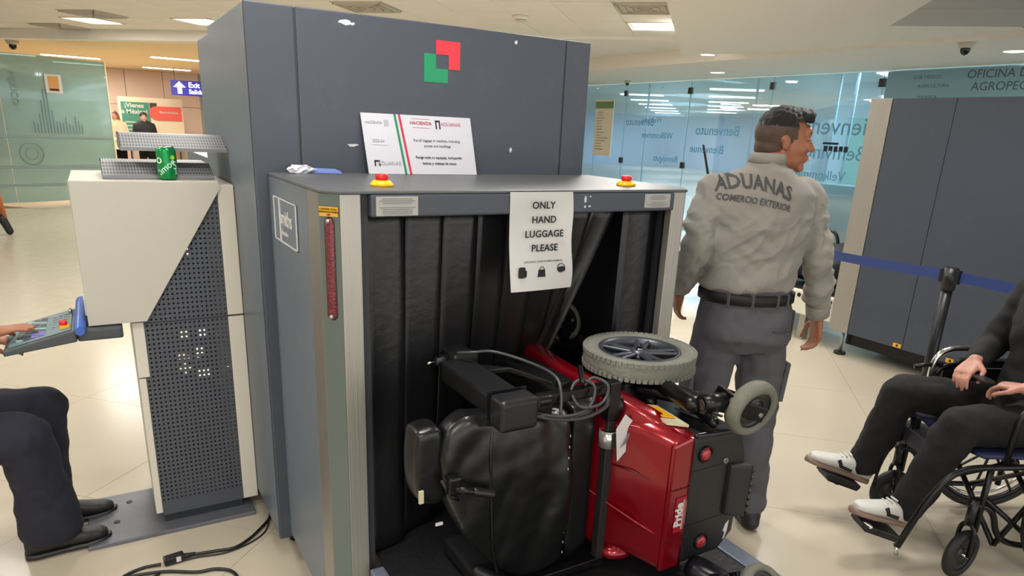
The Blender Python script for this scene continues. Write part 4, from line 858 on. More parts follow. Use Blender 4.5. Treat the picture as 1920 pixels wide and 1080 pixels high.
def caster(o, ax, R, W, housing, stem):
    o = V(o); ax = V(ax).normalized(); lathe_wheel(o, ax, R, W, 'caster_tyre', CASTT, pc)
    h0, h1 = V(housing[0]), V(housing[1])
    MB().cyl(h0, h1, .026, n=24).build('caster_barrel', BLKM, pc); MB().cyl(h0 - (h1 - h0).normalized() * .001, h0 + (h1 - h0).normalized() * .002, .016).build('barrel_cap', mat('barrel_brown', '#4b3d38', .4), pc)
    dr = (h1 - h0).normalized(); f0 = h1 + dr * .012
    for sg in (-1, 1):
        a = f0 + ax * sg * (W * .5 + .008); e = o + ax * sg * (W * .5 + .008); d = (e - a); L = d.length; x = d.normalized(); y = ax.cross(x)
        MB().obox((a + e) / 2, L + .03, .05, .007, Matrix((x, y, ax)).transposed()).build('caster_fork', BLKM, pc, bevel=.003)
        MB().cyl(e + ax * sg * .0, e + ax * sg * .008, .007, n=10).build('axle_bolt', STEEL, pc)
    x = (o - f0).normalized(); MB().obox(f0, .012, .055, W + .03, Matrix(((dr), (ax.cross(dr)).normalized(), ax)).transposed()).build('fork_bridge', BLKM, pc, bevel=.002)
caster((1.488, 1.185, .893), (-.04, -.97, -.2), .084, .048, ((1.345, 1.235, .908), (1.415, 1.22, .914)), 0)
caster((1.47, 1.04, .402), (.0, -.75, .65), .07, .045, ((1.37, 1.13, .395), (1.41, 1.11, .395)), 0)
caster((1.46, 2.06, .92), (.25, -.85, .3), .072, .04, ((1.36, 2.0, .87), (1.4, 2.02, .88)), 0)
MB().cap((1.40, 1.21, .375), (1.42, 1.12, .375), .044, .04).build('caster_cover', BLKG, pc)
MB().cap((1.34, 1.265, .90), (1.40, 1.47, .885), .026, .024).build('caster_arm', BLKM, pc)
# seat: backrest (rear face to the camera), cushion, head rest, hinge
def lob(pts, y0, y1, pad):
    """soft cushion in the XZ plane between y0 and y1"""
    c = sum((V((p[0], 0, p[1])) for p in pts), V()) / len(pts); R = []
    pp = bez([V((p[0], 0, p[1])) for p in pts] + [V((pts[0][0], 0, pts[0][1]))], 4)[:-1]
    for t, s in ((0, .90), (.12, .97), (.3, 1), (.7, 1), (.88, .97), (1, .9)): R.append([V((c.x + (p.x - c.x) * s, y0 + (y1 - y0) * t, c.z + (p.z - c.z) * s)) for p in pp])
    m = MB().rings(R); return m
bkp = [(.735, .905), (.80, .895), (.93, .885), (1.04, .865), (1.065, .82), (1.07, .62), (1.07, .42), (1.05, .365), (.92, .352), (.86, .40), (.77, .50), (.70, .63), (.665, .75), (.665, .83), (.69, .88)]
def fold(co, n):
    if n.y > -.3: return .004 * noise.noise(co * 9)
    u, w_ = co.x * .35 - co.z * .94, co.x * .94 + co.z * .35
    bend_ = w_ + .9 * (u + .6) ** 2
    return .014 * noise.noise(V((bend_ * 7.5, 1, u * 2.5))) + .005 * (abs(noise.noise(V((bend_ * 16, 5, u * 4)))) - .2) + .0025 * noise.noise(co * 22)
m = lob(bkp, 1.425, 1.52, .02); m.sm = [True] * len(m.sm)
bo = blob('backrest', m, VINYL, pc, .008, 5, lambda co, n: fold(co, n) + (.022 * max(0, 1 - ((co.x - .88) / .2) ** 2 - ((co.z - .62) / .27) ** 2) if n.y < -.5 else 0)); bo['label'] = 'wrinkled black vinyl backrest'
MB().tube(bez([(.80, 1.424, .875), (.79, 1.412, .80), (.795, 1.408, .7), (.80, 1.408, .6), (.81, 1.414, .5), (.83, 1.42, .42)]), .004, 6).build('piping', VINYL, bo)
for k in range(12): MB().cap((1.045, 1.4165, .80 - k * .034), (1.0455, 1.4165, .795 - k * .034), .0013).build('stitch', WHITEP, bo)
seat = lob([(1.075, .88), (1.15, .88), (1.165, .86), (1.165, .40), (1.15, .375), (1.075, .37)], 1.45, 1.95, .02); blob('seat_cushion', seat, VINYL, pc, .01, 6)
hr = lob([(.605, .875), (.665, .88), (.682, .82), (.685, .72), (.675, .66), (.62, .67), (.60, .72), (.597, .81)], 1.45, 1.54, .01); blob('head_rest', hr, VINYL, pc, .008, 4)
hg = MB().obox((.685, 1.41, .735), .035, .03, .05).build('hinge', BLKM, pc, bevel=.006)
MB().tube([(.685, 1.40, .73), (.71, 1.385, .725), (.775, 1.38, .70)], .009, 8).build('release_lever', BLKM, pc); MB().cap((.735, 1.385, .716), (.78, 1.38, .70), .012).build('lever_grip', BLKP, pc)
MB().tube([(.66, 1.43, .745), (.68, 1.415, .70), (.70, 1.41, .69)], .006, 8).build('lever_link', BLKM, pc)
MB().box(.60, .612, 1.43, 1.436, .69, .725).build('care_tag', mat('tag_cream', '#c5bf9f', .7), pc); MB().box(.655, .675, 1.45, 1.454, .60, .608).build('care_tag', WHITEP, pc)
# upper arm: pad, controller, bracket
rbox(.795, .893, 1.375, 1.74, .885, .953, 'arm_pad', BLKP, .018)
rbox(.79, .90, 1.36, 1.43, .872, .96, 'arm_end_cap', BLKP, .016)
MB().box(.787, .903, 1.433, 1.437, .874, .962).build('pad_seam', BLKG, pc)
rbox(.87, .915, 1.375, 1.415, .915, .945, 'arm_bracket', BLKM, .006)
MB().cap((.86, 1.395, .93), (.95, 1.40, .928), .017).build('arm_link', BLKM, pc)
rbox(.93, 1.205, 1.41, 1.44, .905, .935, 'arm_rail', BLKM, .004); rbox(1.02, 1.06, 1.44, 1.47, .93, .95, 'rail_clamp', BLKM, .004)
rbox(1.165, 1.205, 1.405, 1.445, .82, .937, 'upright_sleeve', BLKM, .005); rbox(1.172, 1.2, 1.412, 1.44, .335, .84, 'upright_bar', mat('bar_black', '#2b2a29', .45, .2), .004)
MB().cap((1.06, 1.40, .962), (1.1, 1.47, .975), .008).build('clamp_lever', BLKM, pc)
MB().ell((1.21, 1.42, .86), .016, .02, .03).build('clamp_knob', BLKM, pc)
rbox(.835, .92, 1.73, 1.85, .89, .962, 'joystick_box', BLKP, .014)
MB().lathe([(0, 0), (.022, 0), (.018, .008), (.021, .014), (.014, .022), (.016, .028), (.008, .036), (0, .036)], (.835, 1.79, .93), (-1, 0, 0), 20, closed=False).build('joystick_boot', BLKP, pc)
MB().cyl((.80, 1.79, .93), (.775, 1.79, .93), .0045).build('joystick', CHROME, pc)
MB().prism([(.86, 1.72, .90), (.96, 1.62, .93), (1.03, 1.5, .92), (1.04, 1.62, .90), (.95, 1.8, .89)], (0, 0, .012)).build('side_guard', BLKP, pc, bevel=.004)
for pts, r in (([(.84, 1.72, .975), (.87, 1.68, .985), (.93, 1.66, .985), (.99, 1.56, .975), (1.01, 1.46, .965), (1.0, 1.41, .93), (.99, 1.39, .88), (1.02, 1.39, .872)], .0045),
               ([(.88, 1.45, .90), (.96, 1.385, .885), (1.04, 1.38, .88), (1.09, 1.39, .90), (1.10, 1.40, .945), (1.07, 1.43, .955), (1.04, 1.42, .93), (1.05, 1.385, .895), (1.12, 1.385, .895), (1.15, 1.40, .935), (1.12, 1.43, .955), (1.09, 1.43, .935)], .0045),
               ([(.9, 1.40, .895), (.97, 1.39, .872), (1.06, 1.385, .862), (1.14, 1.39, .88), (1.16, 1.41, .91)], .006)): MB().tube(bez(pts, 6), r, 8).build('cable', mat('cable_grey', '#3a3b3d', .4), pc)
MB().box(.93, .985, 1.425, 1.45, .862, .9).build('buckle', BLKP, pc, bevel=.004)
# lower arm pad lying on the belt, foot plate in the tunnel
rbox(.79, .88, 1.30, 1.7, .333, .385, 'arm_pad', BLKP, .016); rbox(.87, 1.2, 1.41, 1.44, .34, .365, 'arm_rail', BLKM, .004)
MB().cap((.80, 1.47, .40), (.9, 1.33, .36), .022).build('lower_arm_strut', BLKP, pc)
rbox(1.36, 1.39, 2.1, 2.4, .45, .83, 'foot_plate', BLKP, .008); rbox(1.2, 1.38, 2.08, 2.12, .60, .68, 'foot_strut', BLKM, .008)
# chrome band and tag on the upright
tg = thing('luggage_tag', 'white airline tag looped round the upright bar of the power chair', 'tag', (1.185, 1.42, .77))
MB().lathe([(.0265, -.026), (.028, -.026), (.028, .026), (.0265, .026)], (1.187, 1.425, .762), (0, 0, 1), 24).build('band', mat('band_silver', '#d4d5d2', .18, .7), tg)
MB().box(1.178, 1.19, 1.3955, 1.3968, .738, .786).build('bar_code', INK, tg)
m = MB().prism([(1.215, 1.405, .79), (1.19, 1.41, .70 + .06), (1.225, 1.398, .835), (1.235, 1.42, .868), (1.30, 1.40, .835), (1.26, 1.39, .775)], (0, .001, 0)); 
m = MB().prism([(1.195, 1.385, .70), (1.235, 1.38, .745), (1.262, 1.375, .80), (1.21, 1.385, .845), (1.185, 1.39, .80)], (0, .0012, 0)).build('paper_tag', WHITEP, tg, fix=True)
for k in range(7): MB().obox((1.208 + .0035 * k, 1.378 - .0002 * k, .755 + .006 * k), .028, .0012, .0016, Matrix.Rotation(-.6, 3, 'Y')).build('code_line', GREYINK, tg)

# ================================================================ MANUAL WHEELCHAIR (right). local frame: s forward, l across, origin under the near caster
WO = V((2.73, 1.09, 0)); WF = V((-.879, .476, 0)); WL = V((.476, .879, 0))
def wp(s, l, z): return WO + WF * s + WL * l + V((0, 0, z))
wc = thing('manual_wheelchair', 'black tubular manual wheelchair with blue seat at right', 'wheelchair', wp(-.2, .25, 0))
def wt(pts, r=.011, name='frame_tube', m=BLKM, rd=.05): return MB().tube([wp(*p) for p in pts], r, 10, rd).build(name, m, wc)
SP = V((WF.x, WF.y, 0))
for l, sg in ((.0, -1), (.5, 1)):
    # side frame
    wt([(-.62, l, .30), (-.56, l, .28), (-.1, l, .28), (-.02, l, .40), (.0, l, .43)], name='lower_tube') if 0 else None
    wt([(-.46, l, .14), (-.20, l, .14), (-.12, l, .18), (-.08, l, .30), (.02, l, .32)], .012, 'side_tube', rd=.06)
    wt([(-.50, l, .49), (.06, l, .47), (.13, l, .43), (.19, l, .33), (.262, l, .125)], .0125, 'leg_hanger', rd=.05)
    wt([(-.5, l, .14), (-.5, l, .92), (-.56, l, .94), (-.64, l, .94)], .0125, 'back_post', rd=.05)
    wt([(-.08, l, .50), (-.08, l, .69), (-.14, l, .715), (-.5, l, .715)], .0115, 'arm_tube', rd=.06)
    wt([(-.03, l, .20), (-.03, l, .48)], .012, 'caster_post')
    MB().obox(wp(-.30, l, .73), .28, .05, .028, Matrix((WF, WL, V((0, 0, 1)))).transposed()).build('arm_pad', BLKP, wc, bevel=.01)
    MB().obox(wp(-.29, l, .60), .36, .006, .2, Matrix((WF, WL, V((0, 0, 1)))).transposed()).build('skirt_guard', BLKP, wc, bevel=.002) if l > .2 else None
    # caster and fork
    co_ = wp(-.03 if l else 0, l, .1); co_ = wp(.0 + (.0), l, .1); st_ax = (WL * 1.0 + WF * (.45 if l < .2 else .1)).normalized()
    lathe_wheel(co_, st_ax, .1, .034, 'caster_tyre', TYRED, wc)
    top = co_ + V((0, 0, .15)) + WF * .0
    for sg2 in (-1, 1): MB().tube([top + st_ax * sg2 * .006 - V((0, 0, .01)), top + st_ax * sg2 * .028 - V((0, 0, .04)), co_ + st_ax * sg2 * .028], .009, 8, .02).build('caster_fork', BLKM, wc)
    MB().cyl(top - V((0, 0, .02)), top + V((0, 0, .09)), .017).build('caster_housing', BLKP, wc); MB().cyl(co_ - st_ax * .03, co_ + st_ax * .03, .006).build('axle', CHROME, wc)
    # big wheel
    wo = wp(-.47, l + sg * .045, .3); ax = WL
    MB().lathe([(.268, -.014), (.285, -.018), (.3, -.008), (.3, .008), (.285, .018), (.268, .014)], wo, ax, 64).build('rear_tyre', TYRED, wc)
    MB().lathe([(.255, -.01), (.268, -.012), (.268, .012), (.255, .01)], wo, ax, 64).build('wheel_rim', BLKP, wc)
    MB().lathe([(.254, .026 * sg - .006), (.262, .026 * sg), (.254, .026 * sg + .006), (.246, .026 * sg)], wo + ax * sg * .012, ax, 64).build('hand_rim', CHROME, wc)
    MB().cyl(wo - ax * .03, wo + ax * .03, .025).build('wheel_hub', BLKP, wc)
    x = V((0, 0, 1)); y = ax.cross(x)
    for k in range(8): a = 2 * PI * k / 8 + .2; MB().cap(wo, wo + (x * math.cos(a) + y * math.sin(a)) * .262, .007, .006, 6).build('wheel_spoke', BLKP, wc)
    # foot plate
    fl_, fz = (.13, .47)[l > .2], .13
    Mf = (Matrix((WF, WL, V((0, 0, 1)))).transposed() @ Matrix.Rotation(-.33, 3, 'Y'))
    MB().obox(wp(.285, fl_ - (.01 if l < .2 else .02), .14 + (.045 if l else .0)), .17, .10, .02, Mf).build('foot_plate', BLKP, wc, bevel=.005)
    MB().obox(wp(.285, fl_ - (.01 if l < .2 else .02), .14 + (.045 if l else .0)) - V((0, 0, .014)), .15, .1, .012, Mf).build('plate_hinge', BLKM, wc, bevel=.004)
MB().tube([wp(.262, .01, .13), wp(.252, .008, .085)], .008).build('silver_peg', CHROME, wc)
MB().cap(wp(.335, .075, .165), wp(.35, .09, .17), .01).build('silver_clip', CHROME, wc)
# cross brace, seat sling, chrome rail of the far arm, calf strap
for a, b in (((-.12, 0, .14), (-.12, .5, .5)), ((-.12, .5, .14), (-.12, 0, .5)), ((-.36, 0, .14), (-.36, .5, .5)), ((-.36, .5, .14), (-.36, 0, .5)), ((-.04, .0, .34), (-.3, .0, .14)), ((-.3, 0, .48), (-.12, 0, .14))): wt([a, b], .0105, 'cross_brace')
m = MB(); R = []
for k in range(9):
    u = k / 8; l = .01 + .48 * u; z = .515 - .025 * math.sin(PI * u); R.append([wp(.0, l, z), wp(-.46, l, z), wp(-.46, l, z - .012), wp(.0, l, z - .012)])
m.rings(R).build('seat_sling', mat('seat_blue', '#20294f', .6), wc)
m = MB(); R = []
for k in range(9):
    u = k / 8; l = .01 + .48 * u; s = -.51 - .03 * math.sin(PI * u); R.append([wp(s, l, .56), wp(s, l, .9), wp(s - .012, l, .9), wp(s - .012, l, .56)])
m.rings(R).build('back_sling', BLACKC, wc)
wt([(-.06, .5, .52), (-.06, .5, .745), (-.12, .5, .79), (-.5, .5, .79)], .013, 'chrome_rail', CHROME, .06); wt([(.02, .5, .70), (-.06, .5, .715), (-.1, .5, .71)], .01, 'arm_tube')
MB().obox(wp(.04, .48, .43), .03, .05, .14, Matrix((WF, WL, V((0, 0, 1)))).transposed()).build('calf_pad', BLKP, wc, bevel=.008)
MB().obox(wp(.02, .30, .40), .008, .36, .07, Matrix((WF, WL, V((0, 0, 1)))).transposed()).build('calf_strap', mat('strap_grey', '#4c4d58', .6), wc)
wt([(.06, .5, .44), (.1, .47, .25), (.1, .47, .14)], .006, 'thin_rod'); wt([(.06, .42, .42), (.12, .42, .3), (.14, .42, .16)], .006, 'thin_rod')
# ================================================================ PEOPLE
class Fr:
    def __init__(s, o, ang):
        s.o = V(o); a = math.radians(ang); s.F = V((math.cos(a), math.sin(a), 0)); s.R = V((s.F.y, -s.F.x, 0)); s.U = V((0, 0, 1))
    def __call__(s, r, f, u): return s.o + s.R * r + s.F * f + s.U * u
    def M(s): return Matrix((s.R, s.F, s.U)).transposed()
def head_mb(mb, h, neck, k=1.0):
    """h: Fr at the head centre"""
    M_ = h.M()
    def e(r, f, u, a, b, c): mb.ell(h(r * k, f * k, u * k), a * k, b * k, c * k, M_, 20, 14)
    e(0, -.012, .025, .076, .096, .088); e(0, .02, -.02, .068, .078, .085); e(0, .03, -.06, .056, .06, .052); e(0, .072, -.104, .026, .02, .02)
    e(.038, .058, -.03, .026, .028, .03); e(-.038, .058, -.03, .026, .028, .03); e(0, .082, .03, .05, .018, .026)
    mb.cap(h(-.034 * k, .086 * k, .017 * k), h(.034 * k, .086 * k, .017 * k), .0085 * k, n=10)
    mb.cap(h(0, .092 * k, .008 * k), h(0, .112 * k, -.034 * k), .0085 * k, .0125 * k, 10); e(.012, .1, -.037, .009, .01, .008); e(-.012, .1, -.037, .009, .01, .008)
    e(0, .092, -.062, .022, .013, .0075); e(0, .09, -.075, .019, .012, .0085)
    for sg in (-1, 1):
        e(sg * .074, -.008, -.014, .008, .016, .028); e(sg * .078, -.014, .0, .007, .015, .014)
    mb.cap(h(0, -.02 * k, -.06 * k), V(neck), .054 * k, .062 * k, 16)
def face_parts(h, body, k=1.0, hair=INK):
    for sg in (-1, 1):
        ey = MB().ell(h(sg * .031 * k, .0815 * k, .003 * k), .0125 * k, .009 * k, .006 * k, h.M()).build('eye', mat('eye_white', '#8a817a', .3), body)
        MB().ell(h(sg * .031 * k, .0893 * k, .003 * k), .0058 * k, .0022 * k, .0055 * k, h.M()).build('iris', INK, ey)
        MB().cap(h(sg * .016 * k, .0965 * k, .024 * k), h(sg * .046 * k, .086 * k, .026 * k), .0042 * k, .003 * k, 8, .6, h.F).build('eyebrow', hair, body)
def hand_mb(mb, W, d, n, t, curl=(.25, .35, .3), k=1.0, spread=.05, thumb=.5):
    W = V(W); d = V(d).normalized(); n = V(n); n = (n - d * n.dot(d)).normalized(); t = V(t); t = (t - d * t.dot(d) - n * t.dot(n)).normalized()
    mb.loft([(W + d * (x * k), t * (a * k), n * (b * k)) for x, a, b in ((-.02, .026, .02), (.0, .028, .019), (.03, .036, .017), (.06, .041, .015), (.085, .040, .0125), (.094, .034, .009))], 16, 2.6)
    for i, (off, L, r) in enumerate(((.029, .072, .0088), (.0098, .080, .0092), (-.0098, .074, .0088), (-.0285, .058, .0078))):
        p = W + d * (.082 * k) + t * (off * k); a = 0; dd = (d + t * off * spread * 30).normalized()
        for sgi, (fr, c) in enumerate(zip((.45, .3, .25), curl)):
            a += c * (1 + .12 * i); q = (dd * math.cos(a) + n * math.sin(a)); e = p + q * (L * fr * k); r0 = r * k * (1 - .08 * sgi); mb.cap(p, e, r0, r0 * .93, 10); p = e
    p = W + d * (.02 * k) + t * (.026 * k); e = p + (t * .75 + d * .65 + n * .3).normalized() * (.042 * k); mb.cap(p, e, .0145 * k, .011 * k, 10)
    q = e + (d * 1 + t * (.5 - thumb) + n * .35).normalized() * (.032 * k); mb.cap(e, q, .0105 * k, .0095 * k, 10); mb.cap(q, q + (d * 1 + n * .6 - t * .1).normalized() * (.022 * k), .0095 * k, .008 * k, 10)
def limb(mb, pts, rs, **k):
    for a, b, r0, r1 in zip(pts[:-1], pts[1:], rs[:-1], rs[1:]): mb.cap(a, b, r0, r1, 16, **k)
def print_on(s, size, frame, r0, u0, bvh, m, parent, arc=0, rot=0, name='back_print', squash=1, bold=.012):
    """lettering pressed on cloth: flat text cut fine, then dropped on to the surface along the facing direction"""
    c = bpy.data.curves.new(name, 'FONT'); c.body = s; c.size = size; c.align_x = 'CENTER'; c.align_y = 'CENTER'; c.extrude = 0; c.offset = size * bold; c.resolution_u = 2; c.space_character = 1.05
    t = bpy.data.objects.new('tmp', c); C.objects.link(t); dg = bpy.context.evaluated_depsgraph_get(); me = bpy.data.meshes.new_from_object(t.evaluated_get(dg)); bpy.data.objects.remove(t)
    b = bmesh.new(); b.from_mesh(me); bmesh.ops.triangulate(b, faces=b.faces)
    for _ in range(2): bmesh.ops.subdivide_edges(b, edges=[e for e in b.edges if e.calc_length() > .008], cuts=1, use_grid_fill=False); bmesh.ops.triangulate(b, faces=b.faces)
    for v in b.verts:
        x, y = v.co.x * squash, v.co.y
        y += -arc * x * x; x, y = x * math.cos(rot) - y * math.sin(rot), x * math.sin(rot) + y * math.cos(rot)
        o = frame(r0 + x, -.6, u0 + y); hit = bvh.ray_cast(o, frame.F)
        v.co = hit[0] - frame.F * .0022 + hit[1] * .0015 if hit[0] is not None else frame(r0 + x, -.1, u0 + y)
    b.to_mesh(me); b.free(); me.transform(wm(parent).inverted()); me.materials.clear(); me.materials.append(m); me.name = name
    return link(name, me, parent)

# ---------- customs officer, seen from behind, head turned to the right
Fo = Fr((2.17, 1.84, 0), 65)
off = thing('person', 'man in khaki-grey uniform shirt standing with his back turned, head to the right', 'person', Fo(0, 0, 0))
HO = Fr(Fo(.078, .04, 1.612), -36)
sR, eR, wR = Fo(.187, 0, 1.405), Fo(.262, -.03, 1.17), Fo(.335, .03, .93)
sL, eL, wL = Fo(-.187, 0, 1.405), Fo(-.245, -.03, 1.19), Fo(-.225, .13, 1.015)
def torso(mb, fr, g=0, dz=0, u0=0):
    P = [(.93, .168, .118, -.01), (1.0, .165, .112, 0), (1.1, .162, .108, .0), (1.22, .176, .116, 0), (1.34, .195, .122, 0), (1.42, .192, .105, -.005), (1.47, .13, .08, -.01), (1.505, .07, .066, -.012)]
    mb.loft([(fr(0, f, u + dz), fr.R * (a + g), fr.F * (b + g)) for u, a, b, f in P if u > u0], 28, 2.3)
m = MB(); torso(m, Fo); head_mb(m, HO, Fo(.01, -.01, 1.47), .98)
limb(m, [sR, eR, wR], [.05, .040, .028]); limb(m, [sL, eL, wL], [.05, .040, .028])
hand_mb(m, wR + (wR - eR).normalized() * .02, Fo.R * .12 + Fo.F * .1 - Fo.U, -Fo.R, Fo.F + Fo.R * .3, (.3, .45, .4)); hand_mb(m, wL + (wL - eL).normalized() * .015, Fo.F * .15 - Fo.U, Fo.R, Fo.F, (.25, .4, .4))
hipR, kR, aR = Fo(.1, 0, .9), Fo(.125, .01, .49), Fo(.13, -.04, .09); hipL, kL, aL = Fo(-.1, 0, .9), Fo(-.12, .05, .49), Fo(-.13, .03, .09)
limb(m, [hipR, kR, aR], [.08, .052, .038]); limb(m, [hipL, kL, aL], [.08, .052, .038])
for a in (aR, aL): m.cap(a - V((0, 0, .05)), a + Fo.F * .12 - V((0, 0, .06)), .032, .026)
body = blob('body', m, SKIN, off, .0055, 4)
face_parts(HO, body, .98, HAIR)
m = MB(); torso(m, Fo, .018, .0, 1.05); m.loft([(Fo(0, -.012, 1.47), Fo.R * .085, Fo.F * .082), (Fo(0, -.008, 1.51), Fo.R * .074, Fo.F * .074), (Fo(0, -.004, 1.535), Fo.R * .069, Fo.F * .07)], 24, 2)
m.loft([(Fo(0, 0, 1.045), Fo.R * .172, Fo.F * .125), (Fo(0, 0, 1.06), Fo.R * .182, Fo.F * .134), (Fo(0, 0, 1.16), Fo.R * .184, Fo.F * .132)], 28, 2.3)
limb(m, [Fo(.08, 0, 1.425), sR, eR], [.07, .07, .058]); limb(m, [eR, wR - (wR - eR).normalized() * .01], [.06, .043])
limb(m, [Fo(-.08, 0, 1.425), sL, eL], [.07, .07, .058]); limb(m, [eL, wL - (wL - eL).normalized() * .01], [.06, .043])
def shirt_warp(co, n):
    p = co - Fo.o; r, u = p.dot(Fo.R), p.z
    d = (.014 * noise.noise(V((r * 4 + u * 5, u * 12 - r * 13, 3))) * (1.3 if u < 1.3 else .5) + .006 * noise.noise(V((r * 9, u * 26 + r * 18, 7))))
    rg = 1 - abs(noise.noise(V((r * 7 + u * 6, u * 15 - r * 15, 11)))) * 2.2
    d += .006 * max(0, rg) ** 3 * (1 if u < 1.34 else .3)
    if abs(r) > .24: d += .013 * noise.noise(V((r * 6, u * 26, p.dot(Fo.F) * 8)))
    return d
so, bv = blob('shirt', m, SHIRT, off, .0075, 6, shirt_warp, raw=True)
for nm, a, b, r in (('cuff', wR, eR, .046), ('cuff', wL, eL, .046)): d = (b - a).normalized(); MB().lathe([(r - .008, -.005), (r, 0), (r + .002, .05), (r - .006, .055)], a, d, 24).build(nm, SHIRT, so)
MB().loft([(Fo(.002, -.012, 1.525), Fo.R * .069, Fo.F * .069), (Fo(.002, -.010, 1.55), Fo.R * .066, Fo.F * .066), (Fo(.002, -.006, 1.56), Fo.R * .062, Fo.F * .062)], 24, 2).build('collar', SHIRT, so)
print_on('ADUANAS', .07, Fo, -.07, 1.455, bv, SHIRTINK, so, 1.5, -.1, squash=.78, bold=.025); print_on('COMERCIO EXTERIOR', .033, Fo, -.07, 1.392, bv, SHIRTINK, so, .5, -.12, squash=.76, bold=.015)
MB().tube([Fo(.155, .02, 1.475), Fo(.2, .02, 1.46), Fo(.225, .015, 1.44)], .006, 6).build('shoulder_seam', SHIRTINK, so)
# trousers
m = MB(); m.loft([(Fo(0, 0, .80), Fo.R * .165, Fo.F * .12), (Fo(0, -.012, .86), Fo.R * .19, Fo.F * .15), (Fo(0, -.01, .93), Fo.R * .186, Fo.F * .142), (Fo(0, 0, 1.0), Fo.R * .176, Fo.F * .127), (Fo(0, 0, 1.055), Fo.R * .174, Fo.F * .125)], 28, 2.3)
limb(m, [Fo(.092, 0, .86), kR, aR + V((0, 0, .0))], [.104, .085, .074]); limb(m, [Fo(-.092, 0, .86), kL, aL], [.104, .085, .074])
to = blob('trousers', m, TROU, off, .009, 6, lambda co, n: .012 * noise.noise(V((co.x * 8, co.y * 8, co.z * 13))) + .006 * noise.noise(co * 24))
for s_, k_, h_ in ((1, kR, .66), (-1, kL, .66)): MB().obox(Fo(.198 * s_, .01, h_), .022, .13, .17, Fo.M() @ Matrix.Rotation(.06 * s_, 3, 'Y')).build('cargo_pocket', TROU, to, bevel=.008)
MB().tube([Fo(.06, -.158, .905), Fo(.1, -.155, .90), (Fo(.145, -.135, .905))], .0025, 6).build('pocket_seam', mat('seam_grey', '#3d3c42', .8), to)
bl = MB().lathe([(1, -.021), (1.03, -.018), (1.03, .018), (1, .021)], (0, 0, 0), (0, 0, 1), 48); bl.v = [Fo(0, -.002, 0) + Fo.R * (v.x * .186) + Fo.F * (v.y * .140) + V((0, 0, 1.02 + v.z)) for v in bl.v]; bo = bl.build('belt', BELTM, off)
for a in (-2.25, -1.75, -1.2, -.9): MB().obox(Fo(.19 * math.cos(a), .144 * math.sin(a), 1.02), .006, .016, .052, Matrix.Rotation(0, 3, 'Z')).build('belt_loop', TROU, bo)
MB().obox(Fo(.19, .0, .90), .02, .09, .13, Fo.M()).build('phone_pouch', BLKP, off, bevel=.01)
for a, sd in ((aR, 1), (aL, -1)):
    m = MB(); m.cap(a + V((0, 0, -.03)) - Fo.F * .03, a + V((0, 0, .06)), .05, .048); m.cap(a + V((0, 0, -.055)) - Fo.F * .05, a + V((0, 0, -.055)) + Fo.F * .17, .04, .036); m.v = [V((v.x, v.y, max(v.z, .004))) for v in m.v]; blob('boot', m, BLKSHOE, off, .008, 2)
# hair: faded sides, taller top
m = MB(); M_ = HO.M(); m.ell(HO(0, -.006, .044), .078, .098, .078, M_, 24, 14); m.ell(HO(0, .045, .076), .056, .058, .040, M_, 20, 10); m.ell(HO(0, -.03, .07), .06, .06, .045, M_, 20, 10); m.ell(HO(0, .078, .086), .046, .024, .026, M_, 20, 10)
hm = MB(); hm.add(m.v, m.f)
def hair_warp(co, n): return .004 * noise.noise(co * 90)
ho = blob('hair', m, HAIR, off, .0045, 2, hair_warp)
# keep only the crown of the blob
b = bmesh.new(); b.from_mesh(ho.data); inv = wm(ho)
dele = [v for v in b.verts if (lambda p: (p.dot(HO.U) < (.045 if p.dot(HO.F) < .03 else .06)))((inv @ v.co) - HO.o)]
bmesh.ops.delete(b, geom=dele, context='VERTS'); b.to_mesh(ho.data); b.free()
m = MB(); m.ell(HO(0, -.013, .022), .0775, .097, .089, M_, 28, 20); m.ell(HO(0, -.038, -.03), .062, .068, .058, M_, 28, 20)
fo2 = blob('hair_fade', m, FADE, off, .005, 2)
b = bmesh.new(); b.from_mesh(fo2.data)
def fade_keep(p):
    f, u = p.dot(HO.F), p.dot(HO.U)
    if u > .085: return False
    if f > .035: return False
    if f > -.015 and u < -.0 - (f + .015) * .0: return u > .03 or (f > .004 and f < .02 and u > -.02)
    return u > -.055
bmesh.ops.delete(b, geom=[v for v in b.verts if not fade_keep((wm(fo2) @ v.co) - HO.o)], context='VERTS'); b.to_mesh(fo2.data); b.free()
ra = thing('two_way_radio', 'black radio with thin antenna clipped at the officer left shoulder', 'radio', Fo(-.12, .16, 1.36))
MB().obox(Fo(-.13, .155, 1.38), .055, .03, .11, Fo.M()).build('radio_body', BLKP, ra, bevel=.006); MB().cap(Fo(-.145, .16, 1.43), Fo(-.185, .17, 1.575), .0055, .004, 8).build('antenna', BLKP, ra)
mk_ = MB().ell(HO(.0, .098, -.068), .016, .012, .009, M_).build('face_mask_edge', WHITEP, off) if 0 else MB().cap(HO(.014, .101, -.068), HO(-.012, .108, -.066), .0065, .006, 10).build('white_object_at_lips', WHITEP, off)
MB().lathe([(.034, -.008), (.038, -.006), (.038, .006), (.034, .008)], wL + (wL - eL).normalized() * .012, (wL - eL), 24).build('wrist_band', BLKP, off)

